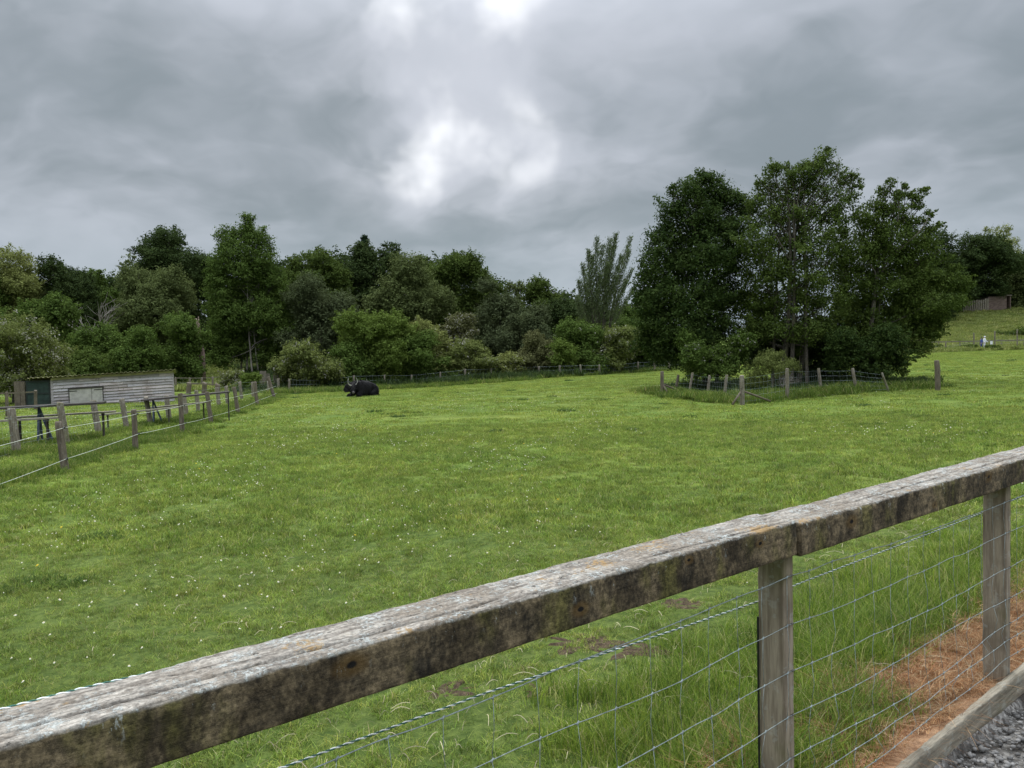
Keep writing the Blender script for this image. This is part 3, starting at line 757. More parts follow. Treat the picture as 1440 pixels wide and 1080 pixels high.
def rail_beam(name, L, W, H, parent, origin, xdir, cracks, seed, zoff=0.0, ds=.007, mat_=None, rough=1.0):
    # section points
    hw, hh, r = W / 2, H / 2, .008
    pts = []; nn_ = []
    def seg(a, b, n):
        for i in range(n):
            t = i / n; pts.append((a[0] + (b[0] - a[0]) * t, a[1] + (b[1] - a[1]) * t))
    st = .0032
    nt = int((W - 2*r) / st); nh = int((H - 2*r) / .009)
    seg((-hw + r, hh), (hw - r, hh), nt)
    for k in range(4): a = PI/2 - k * PI/8; pts.append((hw - r + r * math.cos(a), hh - r + r * math.sin(a)))
    seg((hw, hh - r), (hw, -hh + r), nh)
    for k in range(4): a = 0 - k * PI/8; pts.append((hw - r + r * math.cos(a), -hh + r + r * math.sin(a)))
    seg((hw - r, -hh), (-hw + r, -hh), 12)
    for k in range(4): a = -PI/2 - k * PI/8; pts.append((-hw + r + r * math.cos(a), -hh + r + r * math.sin(a)))
    seg((-hw, -hh + r), (-hw, hh - r), nh)
    for k in range(4): a = PI - k * PI/8; pts.append((-hw + r + r * math.cos(a), hh - r + r * math.sin(a)))
    S = np.array(pts); n = len(S)
    T_ = np.roll(S, -1, 0) - np.roll(S, 1, 0); Nn = np.stack([-T_[:, 1], T_[:, 0]], -1); Nn /= np.linalg.norm(Nn, axis=1)[:, None]
    Nn = np.where((Nn * S).sum(1)[:, None] < 0, -Nn, Nn)
    m = int(L / ds) + 1; X = np.linspace(0, L, m)
    XX = X[:, None] + 0 * S[None, :, 0]; YY = S[None, :, 0] + 0 * XX; ZZ = S[None, :, 1] + 0 * XX
    top = np.clip((Nn[:, 1] - .3) * 2, 0, 1)[None]
    dsp = (.0022 * fbm(XX * 6, YY * 30, ZZ * 30, 3, seed) + .0016 * fbm(XX * 28, YY * 180, ZZ * 120, 2, seed + 4)) * rough
    dsp += top * (.002 * fbm(XX * 50, YY * 60, ZZ * 1, 3, seed + 9)) * rough
    # worn arris
    arr = np.exp(-((np.abs(YY) - hw) / .012) ** 2) * np.exp(-((ZZ - hh) / .012) ** 2)
    dsp -= arr * (.002 + .009 * np.clip(fbm(XX * 9, 0 * YY, 0, 4, seed + 2) + .1, 0, 1)) * rough
    for (y0, y1, x0, x1, wd, dp, sd_) in cracks:
        yc = y0 + (y1 - y0) * (XX - x0) / (x1 - x0) + .004 * fbm(XX * 5, 0 * XX, 0, 4, sd_)
        on = np.clip((XX - x0) / .15, 0, 1) * np.clip((x1 - XX) / .15, 0, 1)
        dsp -= top * on * dp * np.exp(-((YY - yc) / wd) ** 2)
    YY = YY + Nn[None, :, 0] * dsp; ZZ = ZZ + Nn[None, :, 1] * dsp
    ends = .003 * fbm(YY[0] * 40, ZZ[0] * 40, 0, 3, seed); XX[0] += ends; XX[-1] += ends
    V = np.stack([XX, YY, ZZ], -1).reshape(-1, 3)
    i = np.arange(m - 1)[:, None] * n; j = np.arange(n)[None]
    Q = np.stack([i + j, i + (j + 1) % n, i + n + (j + 1) % n, i + n + j], -1).reshape(-1, 4)
    V = np.concatenate([V, [[0, 0, 0], [L, 0, 0]]])
    me = bpy.data.meshes.new(name)
    fs = Q.tolist()
    cc = len(V) - 2
    fs += [(cc, (k + 1) % n, k) for k in range(n)] + [(cc + 1, (m-1)*n + k, (m-1)*n + (k + 1) % n) for k in range(n)]
    me.from_pydata(V.tolist(), [], fs); me.update()
    # winding check: recalculated by bmesh
    import bmesh
    bm = bmesh.new(); bm.from_mesh(me); bmesh.ops.recalc_face_normals(bm, faces=bm.faces); bm.to_mesh(me); bm.free()
    o = bpy.data.objects.new(name, me); C.objects.link(o); me.materials.append(mat_ or RAIL)
    me.polygons.foreach_set('use_smooth', [True] * len(me.polygons))
    xd = Vector(xdir).normalized(); yd_ = Vector((0, 0, 1)).cross(xd).normalized(); zd = xd.cross(yd_)
    Mw = Matrix(((xd.x, yd_.x, zd.x, origin[0]), (xd.y, yd_.y, zd.y, origin[1]), (xd.z, yd_.z, zd.z, origin[2]), (0, 0, 0, 1)))
    o.parent = parent; o.matrix_parent_inverse = Matrix.Translation(-parent.location); o.matrix_basis = Mw
    return o

RS = .019            # rise of the rail per metre
W_, H_ = .184, .129
ztop = lambda s: J[2] + RS * s
nf = empty('rail_fence', (*fl(0), G(*fl(0))), 'weathered post and rail fence with wire netting in the foreground', 'fence')
L1 = 3.4
o0 = fl(-L1); rail_beam('rail', L1, W_, H_, nf, (o0[0], o0[1], ztop(-L1) - H_/2), (FD[0], FD[1], RS),
    [(-.03, -.052, .3, 2.1, .0038, .026, 3), (-.045, -.072, 2.6, 3.39, .0038, .026, 8), (.03, .02, .6, 1.5, .002, .006, 5), (.05, .06, 2.1, 2.9, .002, .005, 6), (-.01, 0, 1.9, 2.8, .0015, .004, 7)], 3)
o1 = fl(.017); rail_beam('rail', 3.6, W_ * 1.02, H_ * .98, nf, (o1[0] + .004, o1[1] - .005, ztop(.01) - H_/2 - .009), (FD[0], FD[1], RS),
    [(-.03, -.03, .3, 1.4, .004, .012, 13), (.04, .05, .1, .9, .002, .006, 15), (-.045, -.03, 1.5, 2.6, .0038, .024, 16), (.02, .01, 1.2, 2.4, .002, .006, 17)], 23)
# posts
def near_post(s, zt, seed):
    c = fl(s); zb = G(*c) - .25
    o = rail_beam('post', zt - zb, .062, .116, nf, (c[0], c[1], zb), (0, 0, 1), [], seed, ds=.012, mat_=POST_BIG, rough=.8)
    xd = Vector((0, 0, 1)); zd = Vector((FN[0], FN[1], 0)); yd_ = zd.cross(xd)
    o.matrix_basis = Matrix(((xd.x, yd_.x, zd.x, c[0]), (xd.y, yd_.y, zd.y, c[1]), (xd.z, yd_.z, zd.z, zb), (0, 0, 0, 1)))
    return o
for s, sd_ in ((-2.4, 1), (-.0, 2), (1.99, 3), (3.7, 4)):
    near_post(s, ztop(s) - H_ + .004 * (1 if s > -1 else 1), sd_)
# kick board along the foot of the fence
KW = .045; s0 = .45; s1 = 3.7
a = fl(s0, -.058 - KW/2 - .004); zk = lambda s: -.133 + .07 * (s - 1.2) - .06
rail_beam('kick_board', s1 - s0, KW, .125, nf, (a[0], a[1], zk(s0) + .0), (FD[0], FD[1], .07), [], 41, mat_=wood('kick_board_wood', (.15, .13, .095), (.33, .29, .22), (1, 20, 14), .25, .2, 4, .004), rough=1.3)
# wire netting: line wires and stays with knots
HZ = [([-2.4, -.61, -.19, 0, 1.05, 1.69, 2.5, 3.6], [.7, .789, .803, .814, .821, .827, .85, .87]),
      ([-2.4, -1.43, -1.06, -.61, -.35, 0, .18, .68, 1.19, 1.69, 2.5, 3.6], [.56, .581, .591, .589, .612, .632, .625, .638, .651, .662, .685, .71]),
      ([-2.4, -.93, -.62, -.35, 0, .37, .89, 1.24, 1.69, 2.5, 3.6], [.36, .409, .42, .437, .456, .456, .461, .468, .476, .5, .53]),
      ([-2.4, -.51, 0, .38, 1.24, 1.98, 3.6], [.19, .271, .29, .286, .317, .323, .37]),
      ([-2.4, 0, .4, 1.02, 1.37, 1.98, 3.6], [.06, .127, .125, .137, .156, .194, .24]),
      ([-2.4, 0, .42, .85, 1.32, 1.98, 3.6], [-.07, .01, .028, .062, .08, .1, .14]),
      ([-2.4, 0, .5, 1.0, 1.5, 1.98, 3.6], [-.2, -.1, -.07, -.045, -.02, .01, .05])]
def wire_pt(s, i, k):
    z = float(np.interp(s, HZ[i][0], HZ[i][1])) + .004 * float(vnoise(s * 7, i * 5, 0, 8))
    if i > 3: z += .012 * float(vnoise(s * 3, i * 3.1, 0, 17))
    o = -.0625 - .018 * abs(math.sin(s * PI / 1.93)) * (1 + .6 * float(vnoise(s * .9, i, 0, 9))) * (.4 + .2 * i)
    c = fl(s, o); return (c[0], c[1], max(z, G(*c) + .012))
mbw = MB(); 
SS = np.arange(-1.9, 3.5, .03)
for i in range(len(HZ)):
    mbw.tube([wire_pt(s, i, 0) for s in SS], .0014 if i else .0018, 5)
kn = MB()
for s in np.arange(-1.82, 3.4, .15):
    for i in range(len(HZ) - 1):
        ds_ = lambda ii: .012 * float(vnoise(s * 9, ii * 2.2, 0, 31))
        A_ = Vector(wire_pt(s + ds_(i), i, 0)); B_ = Vector(wire_pt(s + ds_(i + 1), i + 1, 0))
        mid = (A_ + B_) / 2 + Vector((random.uniform(-.005, .005), random.uniform(-.005, .005), 0)) * (1 + i)
        mbw.tube([A_, mid, B_], .00095, 4)
    for i in range(len(HZ)):
        q = Vector(wire_pt(s + .012 * float(vnoise(s * 9, i * 2.2, 0, 31)), i, 0))
        kn.tube([q + Vector((-.004, -.003, -.005)), q + Vector((0, -.002, 0)), q + Vector((.004, .003, .005))], [.002, .0034, .002], 6)
nn_o = mbw.build('wire_netting', WIRE, nf, True)
setp(kn.build('knots', WIRE, nn_o, True), kind='stuff')
for ps in (0, 1.99):
    for i in range(6):
        q = Vector(wire_pt(ps + .012, i, 0)); dv = Vector((FD[0], FD[1], 0)); nv = Vector((FN[0], FN[1], 0))
        MB().tube([q + dv * .006 + nv * .02, q + dv * .004 - nv * .004, q - dv * .004 - nv * .004 , q - dv * .006 + nv * .02], .002, 5).build('staple', RUST, nf)
# twisted ropes
def rope(zf, o, s0, s1, name='rope', r=.0019):
    n = int((s1 - s0) / .004); mb = MB()
    for st_, (ph, mi) in enumerate(((0, 0), (PI, 1))):
        pts = []
        for k in range(n):
            s = s0 + (s1 - s0) * k / (n - 1); c = fl(s, o); a = 2 * PI * s / .034 + ph
            pts.append((c[0] + FN[0] * math.cos(a) * r * .8, c[1] + FN[1] * math.cos(a) * r * .8, zf(s) + math.sin(a) * r * .8))
        mb.tube(pts, r, 5, mi)
    return mb.build(name, [ROPE_W, ROPE_G], nf, True)
rope(lambda s: float(np.interp(s, [-2.4, -1.89, -1.32, -.45, 0, .24, 1.32, 2.03, 2.54, 3.6], [.675, .684, .696, .692, .692, .707, .736, .757, .778, .81])), .064, -2.3, 3.4)
rope(lambda s: ztop(s) - .005 - .05 * max(0, (s + 2.3)) ** 1.1 , W_/2 + .006, -3.0, -1.2)
# thin black upright strip on the hidden side of the joint post
c = fl(-.036, .052); mb = MB(); mb.bar((c[0], c[1], -.4), (c[0], c[1], .64), .003, .008, up=(FN[0], FN[1], 0)); mb.build('black_strip', BLACKP, nf)

# ------------------------------------------------------------ left fences
def post_mesh(p0, p1, r, m, parent, n=10):
    mb = MB(); p0 = Vector([float(q) for q in p0]); p1 = Vector([float(q) for q in p1]); d = p1 - p0
    ks = [-.08, 0, .25, .5, .75, .97, 1.0]
    pts = [p0 + d * k + Vector((random.uniform(-1, 1), random.uniform(-1, 1), 0)) * r * .08 for k in ks]
    mb.tube(pts, [r * 1.05, r * 1.03, r * 1.0, r * .98, r * .97, r * .95, r * .84], n, jit=.05)
    return mb.build('post', m, parent, True)
def pix_post(bx, by, tx, ty, w, m, parent):
    b = cast(bx, by); t = P(tx, ty, b[1]); r = max(w / 2 / F * b[1], .03)
    post_mesh(b, t, r, m, parent)
    return b, t
def sagwire(mb, a, b, r, sag=.03, n=10, m=0):
    a, b = Vector([float(q) for q in a]), Vector([float(q) for q in b])
    mb.tube([a.lerp(b, k / n) - Vector((0, 0, sag * 4 * (k / n) * (1 - k / n))) for k in range(n + 1)], r, 5, m)

Ap = [(-48, 660, -60, 590, 12), (24, 638, 16, 574, 11.5), (93, 624, 84, 566, 10), (139, 610, 131, 563, 9), (178, 603, 171, 561, 7.5), (212, 596, 205, 558, 7), (238, 590, 234, 556, 7),
      (262, 583, 258, 554, 6.5), (279, 578, 276, 549, 6), (308, 571, 305, 545, 5.5), (320, 568, 318, 543, 5), (340, 561, 337, 537, 4.5), (356, 558, 355, 537, 4), (378, 553, 377, 536, 4), (392, 551, 391, 532, 4)]
b0 = cast(24, 638)
fa = empty('wire_fence', b0, 'grey post fence with netting along the left side, farther of the two from the paddock', 'fence')
ap = [pix_post(*q, POST_L, fa) for q in Ap]
mb = MB()
for (b1, t1), (b2, t2) in zip(ap, ap[1:]):
    b1, t1, b2, t2 = map(Vector, (b1, t1, b2, t2))
    for k in (.98, .8, .62, .42, .22, .06):
        sagwire(mb, b1.lerp(t1, k), b2.lerp(t2, k), .0022 if k < .9 else .004, .012, 6)
    L_ = (b2 - b1).length; nst = max(3, int(L_ / .3))
    for i in range(1, nst):
        t = i / nst; mb.tube([b1.lerp(b2, t) + (t1.lerp(t2, t) - b1.lerp(b2, t)) * .06, b1.lerp(b2, t) + (t1.lerp(t2, t) - b1.lerp(b2, t)) * .8], .0018, 4)
mb.build('wire_netting', WIRE, fa)
Bp = [(-40, 700, -58, 626, 13), (92, 662, 82, 593, 10.5), (191, 633, 188, 576, 7.5), (257, 609, 253, 553, 6.5), (297, 594, 291, 551, 6), (335, 581, 329, 544, 5.5), (362, 570, 358, 537, 5), (386, 560, 377, 530, 4.5)]
b0 = cast(92, 662)
fb = empty('electric_fence', b0, 'brown leaning posts carrying two white electric strings along the paddock edge', 'fence')
bp = [pix_post(*q, POST_D, fb) for q in Bp]
up_s = [(-60, 640), (85, 601.5), (188, 582), (254, 570), (292, 563), (331, 557), (360, 550), (383, 543)]
lo_s = [(-60, 700), (89, 645), (190, 610), (256, 595), (295, 585), (333, 574), (361, 562), (384, 553)]
mu, ml = MB(), MB(); uu = [P(q[0] + 5, q[1], b[0][1] - .05) for q, b in zip(up_s, bp)]; lw = [P(q[0] + 5, q[1], b[0][1] - .06) for q, b in zip(lo_s, bp)]
for i in range(len(bp) - 1):
    sagwire(mu, uu[i], uu[i+1], .0045, .02); sagwire(ml, lw[i], lw[i+1], .0045, .015)
mu.build('string', STRING, fb, True); ml.build('string', STRING, fb, True)
for i, (pu, pl) in enumerate(zip(uu, lw)):
    for q in (pu, pl):
        q = Vector(q); mb = MB(); mb.tube([q + Vector((-.045, .05, 0)), q + Vector((-.02, .02, 0)), q + Vector((-.012, 0, 0)), q + Vector((.02, 0, 0))], [.012, .012, .02, .02], 8)
        mb.build('insulator', BLACKP, fb, True)

# ------------------------------------------------------------ picnic benches (low tables beyond the fence)
def picnic(px0, py0, px1, py1, depth, drop, label, blue_t, near_b, far_b):
    a = P(px0, py0, depth); b = P(px1, py1, depth + 1.2)
    d = b - a; d /= np.linalg.norm(d); sdv = np.array([-d[1], d[0], 0]); sdv /= np.linalg.norm(sdv)
    mid = (a + b) / 2; t = empty('picnic_table', (mid[0], mid[1], G(mid[0], mid[1])), label, 'picnic table', 'long low picnic tables beside the shed')
    L = np.linalg.norm(b - a)
    mb = MB()
    for o in (-.27, -.09, .09, .27): mb.bar(a + sdv * o, b + sdv * o, .165, .05)
    mb.build('tabletop', PLANKD, t)
    for so_, (f0, f1) in ((-1, near_b), (1, far_b)):
        mb = MB(); dz = np.array([0, 0, -drop])
        q0 = a + d * L * f0 + sdv * .68 * so_ + dz; q1 = a + d * L * f1 + sdv * .68 * so_ + dz
        for o in (-.07, .07): mb.bar(q0 + sdv * o, q1 + sdv * o, .12, .045)
        mb.build('seat', PLANKL, t)
        for k in (f0 + .12 * (f1 - f0), f1 - .12 * (f1 - f0)):
            e = a + d * L * k + sdv * .68 * so_ + dz; mb = MB()
            for off in (-.06, .06):
                g = e + sdv * off
                mb.bar(g - np.array([0, 0, .02]), (g[0], g[1], G(g[0], g[1]) - .03), .03, .04)
            mb.bar(e - np.array([0, 0, .05]) - sdv * .09, e - np.array([0, 0, .05]) + sdv * .09, .06, .06)
            mb.build('leg', PLANKD, t)
    for k, mm in ((.99 if px0 > 0 else .03, PLANKD),):
        e = a + d * L * k; g = G(e[0], e[1]); MB().bar(e + np.array([0, 0, -.03]), (e[0], e[1], g - .03), .035, .035).build('leg', mm, t)
    for k, mm in ((blue_t, BLUEP),):
        e = a + d * L * k; g = G(e[0], e[1]); mb = MB()
        f1_ = e - sdv * .24 ; f2_ = e + sdv * .24
        mb.bar(e + np.array([0, 0, -.03]), (f1_[0] , f1_[1], G(f1_[0], f1_[1]) - .03), .05, .08)
        mb.bar(e + np.array([0, 0, -.03]), (f2_[0], f2_[1], G(f2_[0], f2_[1]) - .03), .05, .08)
        mb.bar(e + np.array([0, 0, -.03]) , np.array([e[0], e[1], 0]) + np.array(d) * .3 + np.array([0, 0, G(e[0], e[1]) - .03]), .05, .06)
        mb.build('trestle', mm, t)
picnic(-70, 578, 147, 566, 20.5, .3, 'long dark plank picnic table nearest the left edge with a blue trestle', .56, (-.1, .75), (.3, 1.05))
picnic(198, 563, 322, 551, 27.5, .33, 'farther picnic table partly behind the fence posts right of the shed hatch', .13, (-.45, .4), (.05, .8))

# ------------------------------------------------------------ shed
def m_boards():
    m, T, out = mat('weathered_boards')
    tc = T.n('ShaderNodeTexCoord').outputs['Object']; rnd = T.n('ShaderNodeAttribute', _attribute_name='Col').outputs[0]
    g = T.noise(T.map(tc, (1.2, 8, 26)), 2.5, 5, .7, .3); b = T.noise(tc, 1.6, 4, .6); k = T.noise(T.map(tc, (1, 1, 1), (3, 3, 3)), 9, 3, .6)
    c = T.mix(T.ramp(g, .3, .7), (.29, .26, .26), (.56, .515, .515))
    c = T.mix(T.math('MULTIPLY', T.ramp(b, .45, .7), .5), c, (.27, .21, .185))
    c = T.mix(T.math('MULTIPLY', T.ramp(k, .62, .7), .6), c, (.08, .065, .055))
    c = T.mix(1.0, c, rnd, 'MULTIPLY')
    principled(T, out, c, .85, g, .01, .6, .2); return m
BOARDS = m_boards()
ROOFM = None
def m_roof():
    m, T, out = mat('mossy_corrugated_roof')
    tc = T.n('ShaderNodeTexCoord').outputs['Object']
    n = T.noise(tc, 3.2, 5, .65); n2 = T.noise(tc, 1.3, 4, .6)
    c = T.mix(T.ramp(n, .4, .62), (.22, .2, .11), (.38, .36, .2))
    c = T.mix(T.ramp(n2, .58, .72), c, (.18, .12, .07)); principled(T, out, c, .9, n, .02, .6, .15); return m
ROOFM = m_roof()
def shed():
    D0 = 41.0
    A = P(52, 572.5, D0); B = P(244.5, 559, D0 + 2.5)
    d = B - A; L = math.hypot(d[0], d[1]); ang = math.atan2(d[1], d[0]); slope = d[2] / L
    H = 36.5 * D0 / F + .05
    t = empty('shed', (A[0], A[1], A[2]), 'low weathered grey board shed with a mossy corrugated roof beyond the left fences', 'shed')
    t.rotation_euler = (0, 0, ang)
    def put(mb, name, m, smooth=False, parent=None, col=None):
        me = mb.mesh(name)
        if col is not None:
            a = me.color_attributes.new('Col', 'FLOAT_COLOR', 'POINT'); a.data.foreach_set('color', np.array(col, np.float32).ravel())
        o = bpy.data.objects.new(name, me); C.objects.link(o)
        for mm in (m if isinstance(m, list) else [m]): me.materials.append(mm)
        o.parent = parent or t
        if smooth: me.polygons.foreach_set('use_smooth', [True] * len(me.polygons))
        return o
    sh = lambda x, z: z + slope * x
    # front boards (lapped), with ragged joints
    mb = MB(); cols = []
    nb = 9; bh = H / nb; x0 = .105 * L; DP = 3.0
    hx0, hx1 = .225 * L, .475 * L
    for k in range(-1, nb):
        z0 = k * bh; xs = [x0]
        while xs[-1] < L - .6: xs.append(xs[-1] + random.uniform(.9, 2.4))
        xs[-1] = L
        for xa, xb in zip(xs, xs[1:]):
            j0, j1 = random.uniform(-.012, .012), random.uniform(-.012, .012)
            vs = [(xa + .006, -.065 + j0, sh(xa, z0 - .02 + j0)), (xb - .006, -.065 + j1, sh(xb, z0 - .02 + j1)), (xb - .004, .0, sh(xb, z0 + bh)), (xa + .004, .0, sh(xa, z0 + bh)),
                  (xa + .004, .02, sh(xa, z0 - .02 + j0)), (xb - .004, .02, sh(xb, z0 - .02 + j1)), (xb - .004, .02, sh(xb, z0 + bh)), (xa + .004, .02, sh(xa, z0 + bh))]
            mb.add(vs, [(0,1,2,3),(5,4,7,6),(0,4,5,1),(3,2,6,7),(0,3,7,4),(1,5,6,2)])
            cc = random.uniform(.72, 1.15); w_ = random.uniform(-.04, .05)
            cols += [(cc * (1 + w_), cc, cc * (1 - w_), 1)] * 8
    put(mb, 'wall', BOARDS, col=cols)
    mb = MB()          # side and back walls, floor frame
    mb.box(x0, x0 + .05, .05, DP, -.35, H - .05); mb.box(L - .06, L, .04, DP, -.2 + slope * L, H - .02 + slope * L)
    mb.add([(0, DP, -.4), (L, DP, -.4 + slope * L), (L, DP, H - .25 + slope * L), (0, DP, H - .25)], [(0, 1, 2, 3)])
    mb.box(L - .08, L + .03, -.05, .06, slope * L - .3, H + slope * L - .02); mb.box(x0 - .03, x0 + .09, -.06, .05, -.3, H + .02)
    me = mb.mesh('side_wall'); a = me.color_attributes.new('Col', 'FLOAT_COLOR', 'POINT'); a.data.foreach_set('color', np.full((len(me.vertices), 4), .8, np.float32).ravel())
    o = bpy.data.objects.new('side_wall', me); C.objects.link(o); me.materials.append(BOARDS); o.parent = t
    # corrugated roof
    nx = 260; V = []; rows = 6
    for j in range(rows + 1):
        yy = -.3 + (DP + .5) * j / rows
        for i in range(nx + 1):
            x = -.35 + (L + .5) * i / nx
            V.append((x, yy, sh(x, H + .12 - .07 * (yy) + .028 * math.sin(x * 2 * PI / .22) + .02 * float(vnoise(x * 1.2, yy, 0, 4)))))
    n1 = len(V); V += [(x, y, z - .018) for x, y, z in V]
    Fs = []
    for j in range(rows):
        for i in range(nx):
            q = j * (nx + 1) + i; Fs.append((q, q + 1, q + nx + 2, q + nx + 1)); Fs.append((n1 + q, n1 + q + nx + 1, n1 + q + nx + 2, n1 + q + 1))
    for i in range(nx): Fs.append((i, n1 + i, n1 + i + 1, i + 1))
    for j in range(rows): q = j*(nx+1)+nx; Fs.append((q, n1 + q, n1 + q + nx + 1, q + nx + 1))
    mb = MB(); mb.add(V, Fs); put(mb, 'roof', ROOFM, True)
    # ragged mossy fascia with broken pieces
    mb = MB(); x = x0
    while x < L - .1:
        w = random.uniform(.25, .7); 
        mb.box(x, min(x + w, L), -.1 - random.uniform(0, .02), -.07, 0, 0); 
        vb = mb.v[-8:] if len(mb.v) >= 8 else []
        if vb and random.random() < 2:
            h0 = random.uniform(.08, .14)
            mb.v[-8:] = [(vx, vy, sh(vx, H + .075 if i >= 4 else H + .075 - h0)) for i, (vx, vy, _) in enumerate(vb)]
        x += w
    put(mb, 'fascia', wood('mossy_fascia', (.22, .2, .1), (.42, .38, .22), (1, 8, 12), .1, .3, 3))
    # hatch of two pale leaves with a dark gap above
    mb = MB(); z0, z1 = .22 * H, .575 * H; xm = hx0 + (hx1 - hx0) * .66
    HM = plain('pale_hatch_paint', (.4, .38, .34), .75, 0, .15, 6)
    for xa, xb in ((hx0 + .05, xm - .01), (xm + .01, hx1 - .05)):
        mb = MB(); vs = [(xx, yy, sh(xx, zz)) for zz in (z0 - .25, z1) for yy in (-.1, -.065) for xx in (xa, xb)]
        mb.add(vs, [(0,2,3,1),(4,5,7,6),(0,1,5,4),(2,6,7,3),(0,4,6,2),(1,3,7,5)]); hd = put(mb, 'hatch_door', HM)
        hb = MB()
        for hz in (z1 - .06,):
            xs_ = (xa, xa + .35) if xa < xm - .1 and xa < hx0 + .2 else (xb - .4, xb)
            vs = [(xx, yy, sh(xx, zz)) for zz in (hz - .05, hz - .015) for yy in (-.112, -.102) for xx in xs_]
            hb.add(vs, [(0,2,3,1),(4,5,7,6),(0,1,5,4),(2,6,7,3),(0,4,6,2),(1,3,7,5)])
        put(hb, 'hinge', BLACKP, parent=hd)
    mb = MB(); vs = [(xx, yy, sh(xx, zz)) for zz in (z1 + .01, z1 + .075) for yy in (-.13, -.05) for xx in (hx0 - .02, hx1 + .02)]
    mb.add(vs, [(0,2,3,1),(4,5,7,6),(0,1,5,4),(2,6,7,3),(0,4,6,2),(1,3,7,5)]); put(mb, 'lintel', PLANKD)
    for xa in (hx0 - .01, hx1 - .04):
        mb = MB(); vs = [(xx, yy, sh(xx, zz)) for zz in (z0 - .3, z1) for yy in (-.085, -.06) for xx in (xa + .01, xa + .035)]
        mb.add(vs, [(0,2,3,1),(4,5,7,6),(0,1,5,4),(2,6,7,3),(0,4,6,2),(1,3,7,5)]); put(mb, 'frame', PLANKD)
    # left bay: dark post and green mesh door
    mb = MB(); mb.box(-.98, -.72, -.05, .1, -.5, H - .05); mb.box(-.7, -.5, -.07, .1, -.5, H - .05); put(mb, 'door_post', POST_D)
    d_ = put(MB().box(-.46, x0 - .06, -.03, .01, -.35, H - .02), 'door', plain('dark_green_paint', (.018, .035, .028), .7, 0, .4, 5))
    mb = MB()
    for xx in (-.46, x0 - .12): mb.box(xx, xx + .06, -.05, -.032, -.35, H - .03)
    for zz in (-.35, H * .48, H - .1): mb.box(-.4, x0 - .12, -.05, -.032, zz, zz + .07)
    put(mb, 'frame', plain('black_green_frame', (.015, .022, .02), .6), parent=d_)
    mb = MB(); mb.add([(-.98, DP, -.5), (0, DP, -.5), (0, DP, H), (-.98, DP, H)], [(0, 1, 2, 3)]); mb.box(-1.0, -.95, .1, DP, -.5, H - .05); put(mb, 'back_wall', PLANKD)
shed()
# rail fence left of the shed and netting fences behind
def simple_fence(pts, label, m, w=4.0, rails=(.9,), wires=(), group=None, rw=.06, cat='fence', name='wooden_fence'):
    b = cast(*pts[0][:2]) if len(pts[0]) == 4 else P(pts[0][0], pts[0][1], pts[0][4])
    t = empty(name, b, label, cat, group); pr = []
    for q in pts:
        b = cast(q[0], q[1]) if len(q) == 4 else P(q[0], q[1], q[4])
        tp = P(q[2], q[3], b[1]); 
        if len(q) == 5: b = np.array([b[0], b[1], min(b[2], G(b[0], b[1]))])
        post_mesh(b, tp, w / 2 / F * b[1], m, t, 7); pr.append((Vector(b), Vector(tp)))
    if rails:
        for k in rails:
            mb = MB()
            for (b1, t1), (b2, t2) in zip(pr, pr[1:]): mb.bar(b1.lerp(t1, k), b2.lerp(t2, k), .04, rw)
            mb.build('rail', m, t)
    if wires:
        mb = MB()
        for (b1, t1), (b2, t2) in zip(pr, pr[1:]):
            for k in wires: sagwire(mb, b1.lerp(t1, k), b2.lerp(t2, k), .006, .02, 5)
            L_ = (b2 - b1).length; nst = max(2, int(L_ / .45))
            for i in range(1, nst):
                f = i / nst; mb.tube([b1.lerp(b2, f), b1.lerp(b2, f) + (t1.lerp(t2, f) - b1.lerp(b2, f)) * .9], .004, 4)
        mb.build('wire_netting', WIRE, t)
    return t
simple_fence([(-70, 585, -70, 548, 33), (10, 577, 9, 551, 34), (50, 575, 50, 549, 38)], 'dark single rail fence left of the shed doorway', POST_D, 4.5, (.93,))
simple_fence([(-60, 560, -60, 541, 52), (14, 556, 14, 540, 52), (42, 555, 42, 539, 52), (110, 553, 110, 537, 55), (180, 551, 180, 535, 56)], 'grey netting fence behind the left end of the shed', POST_L, 3.2, (), (.95, .5, .1))
simple_fence([(247, 545, 247, 531, 62), (267, 545, 267, 531, 62), (284, 544, 284, 531, 63), (299, 543, 299, 530, 63), (331, 542, 331, 529, 64), (366, 541, 366, 528, 66)], 'grey netting fence in the rough right of the shed below the green bank', POST_L, 2.8, (.97,), (.95, .6, .3), rw=.05)
simple_fence([(265, 556, 266, 538, 54), (287, 553, 288, 538, 54), (306, 552, 306, 540, 54)], 'short run of thick mossy posts between shed and netting fence', POST_D, 7, (.9,), rw=.08)
Fp = [(407, 552.5, 407, 533), (454, 549, 453.5, 534), (498, 547, 497.5, 528), (541, 545, 541, 527), (578, 543, 579, 527), (619, 539.5, 619, 523), (654, 537.5, 654, 519), (691, 535.5, 690, 518), (725, 532, 725, 516), (758, 531, 757.5, 515),
      (787, 530, 787, 514), (817, 528.5, 816, 513), (843.5, 527, 842.5, 513), (871, 525, 870.5, 512), (897, 523, 897, 509), (920.5, 522, 920.5, 508), (941, 521, 941, 508), (990, 518, 990, 505)]
simple_fence(Fp, 'long line of thin pale posts and wires along the far hedge', POST_L, 3.0, (), (.95, .6, .25))
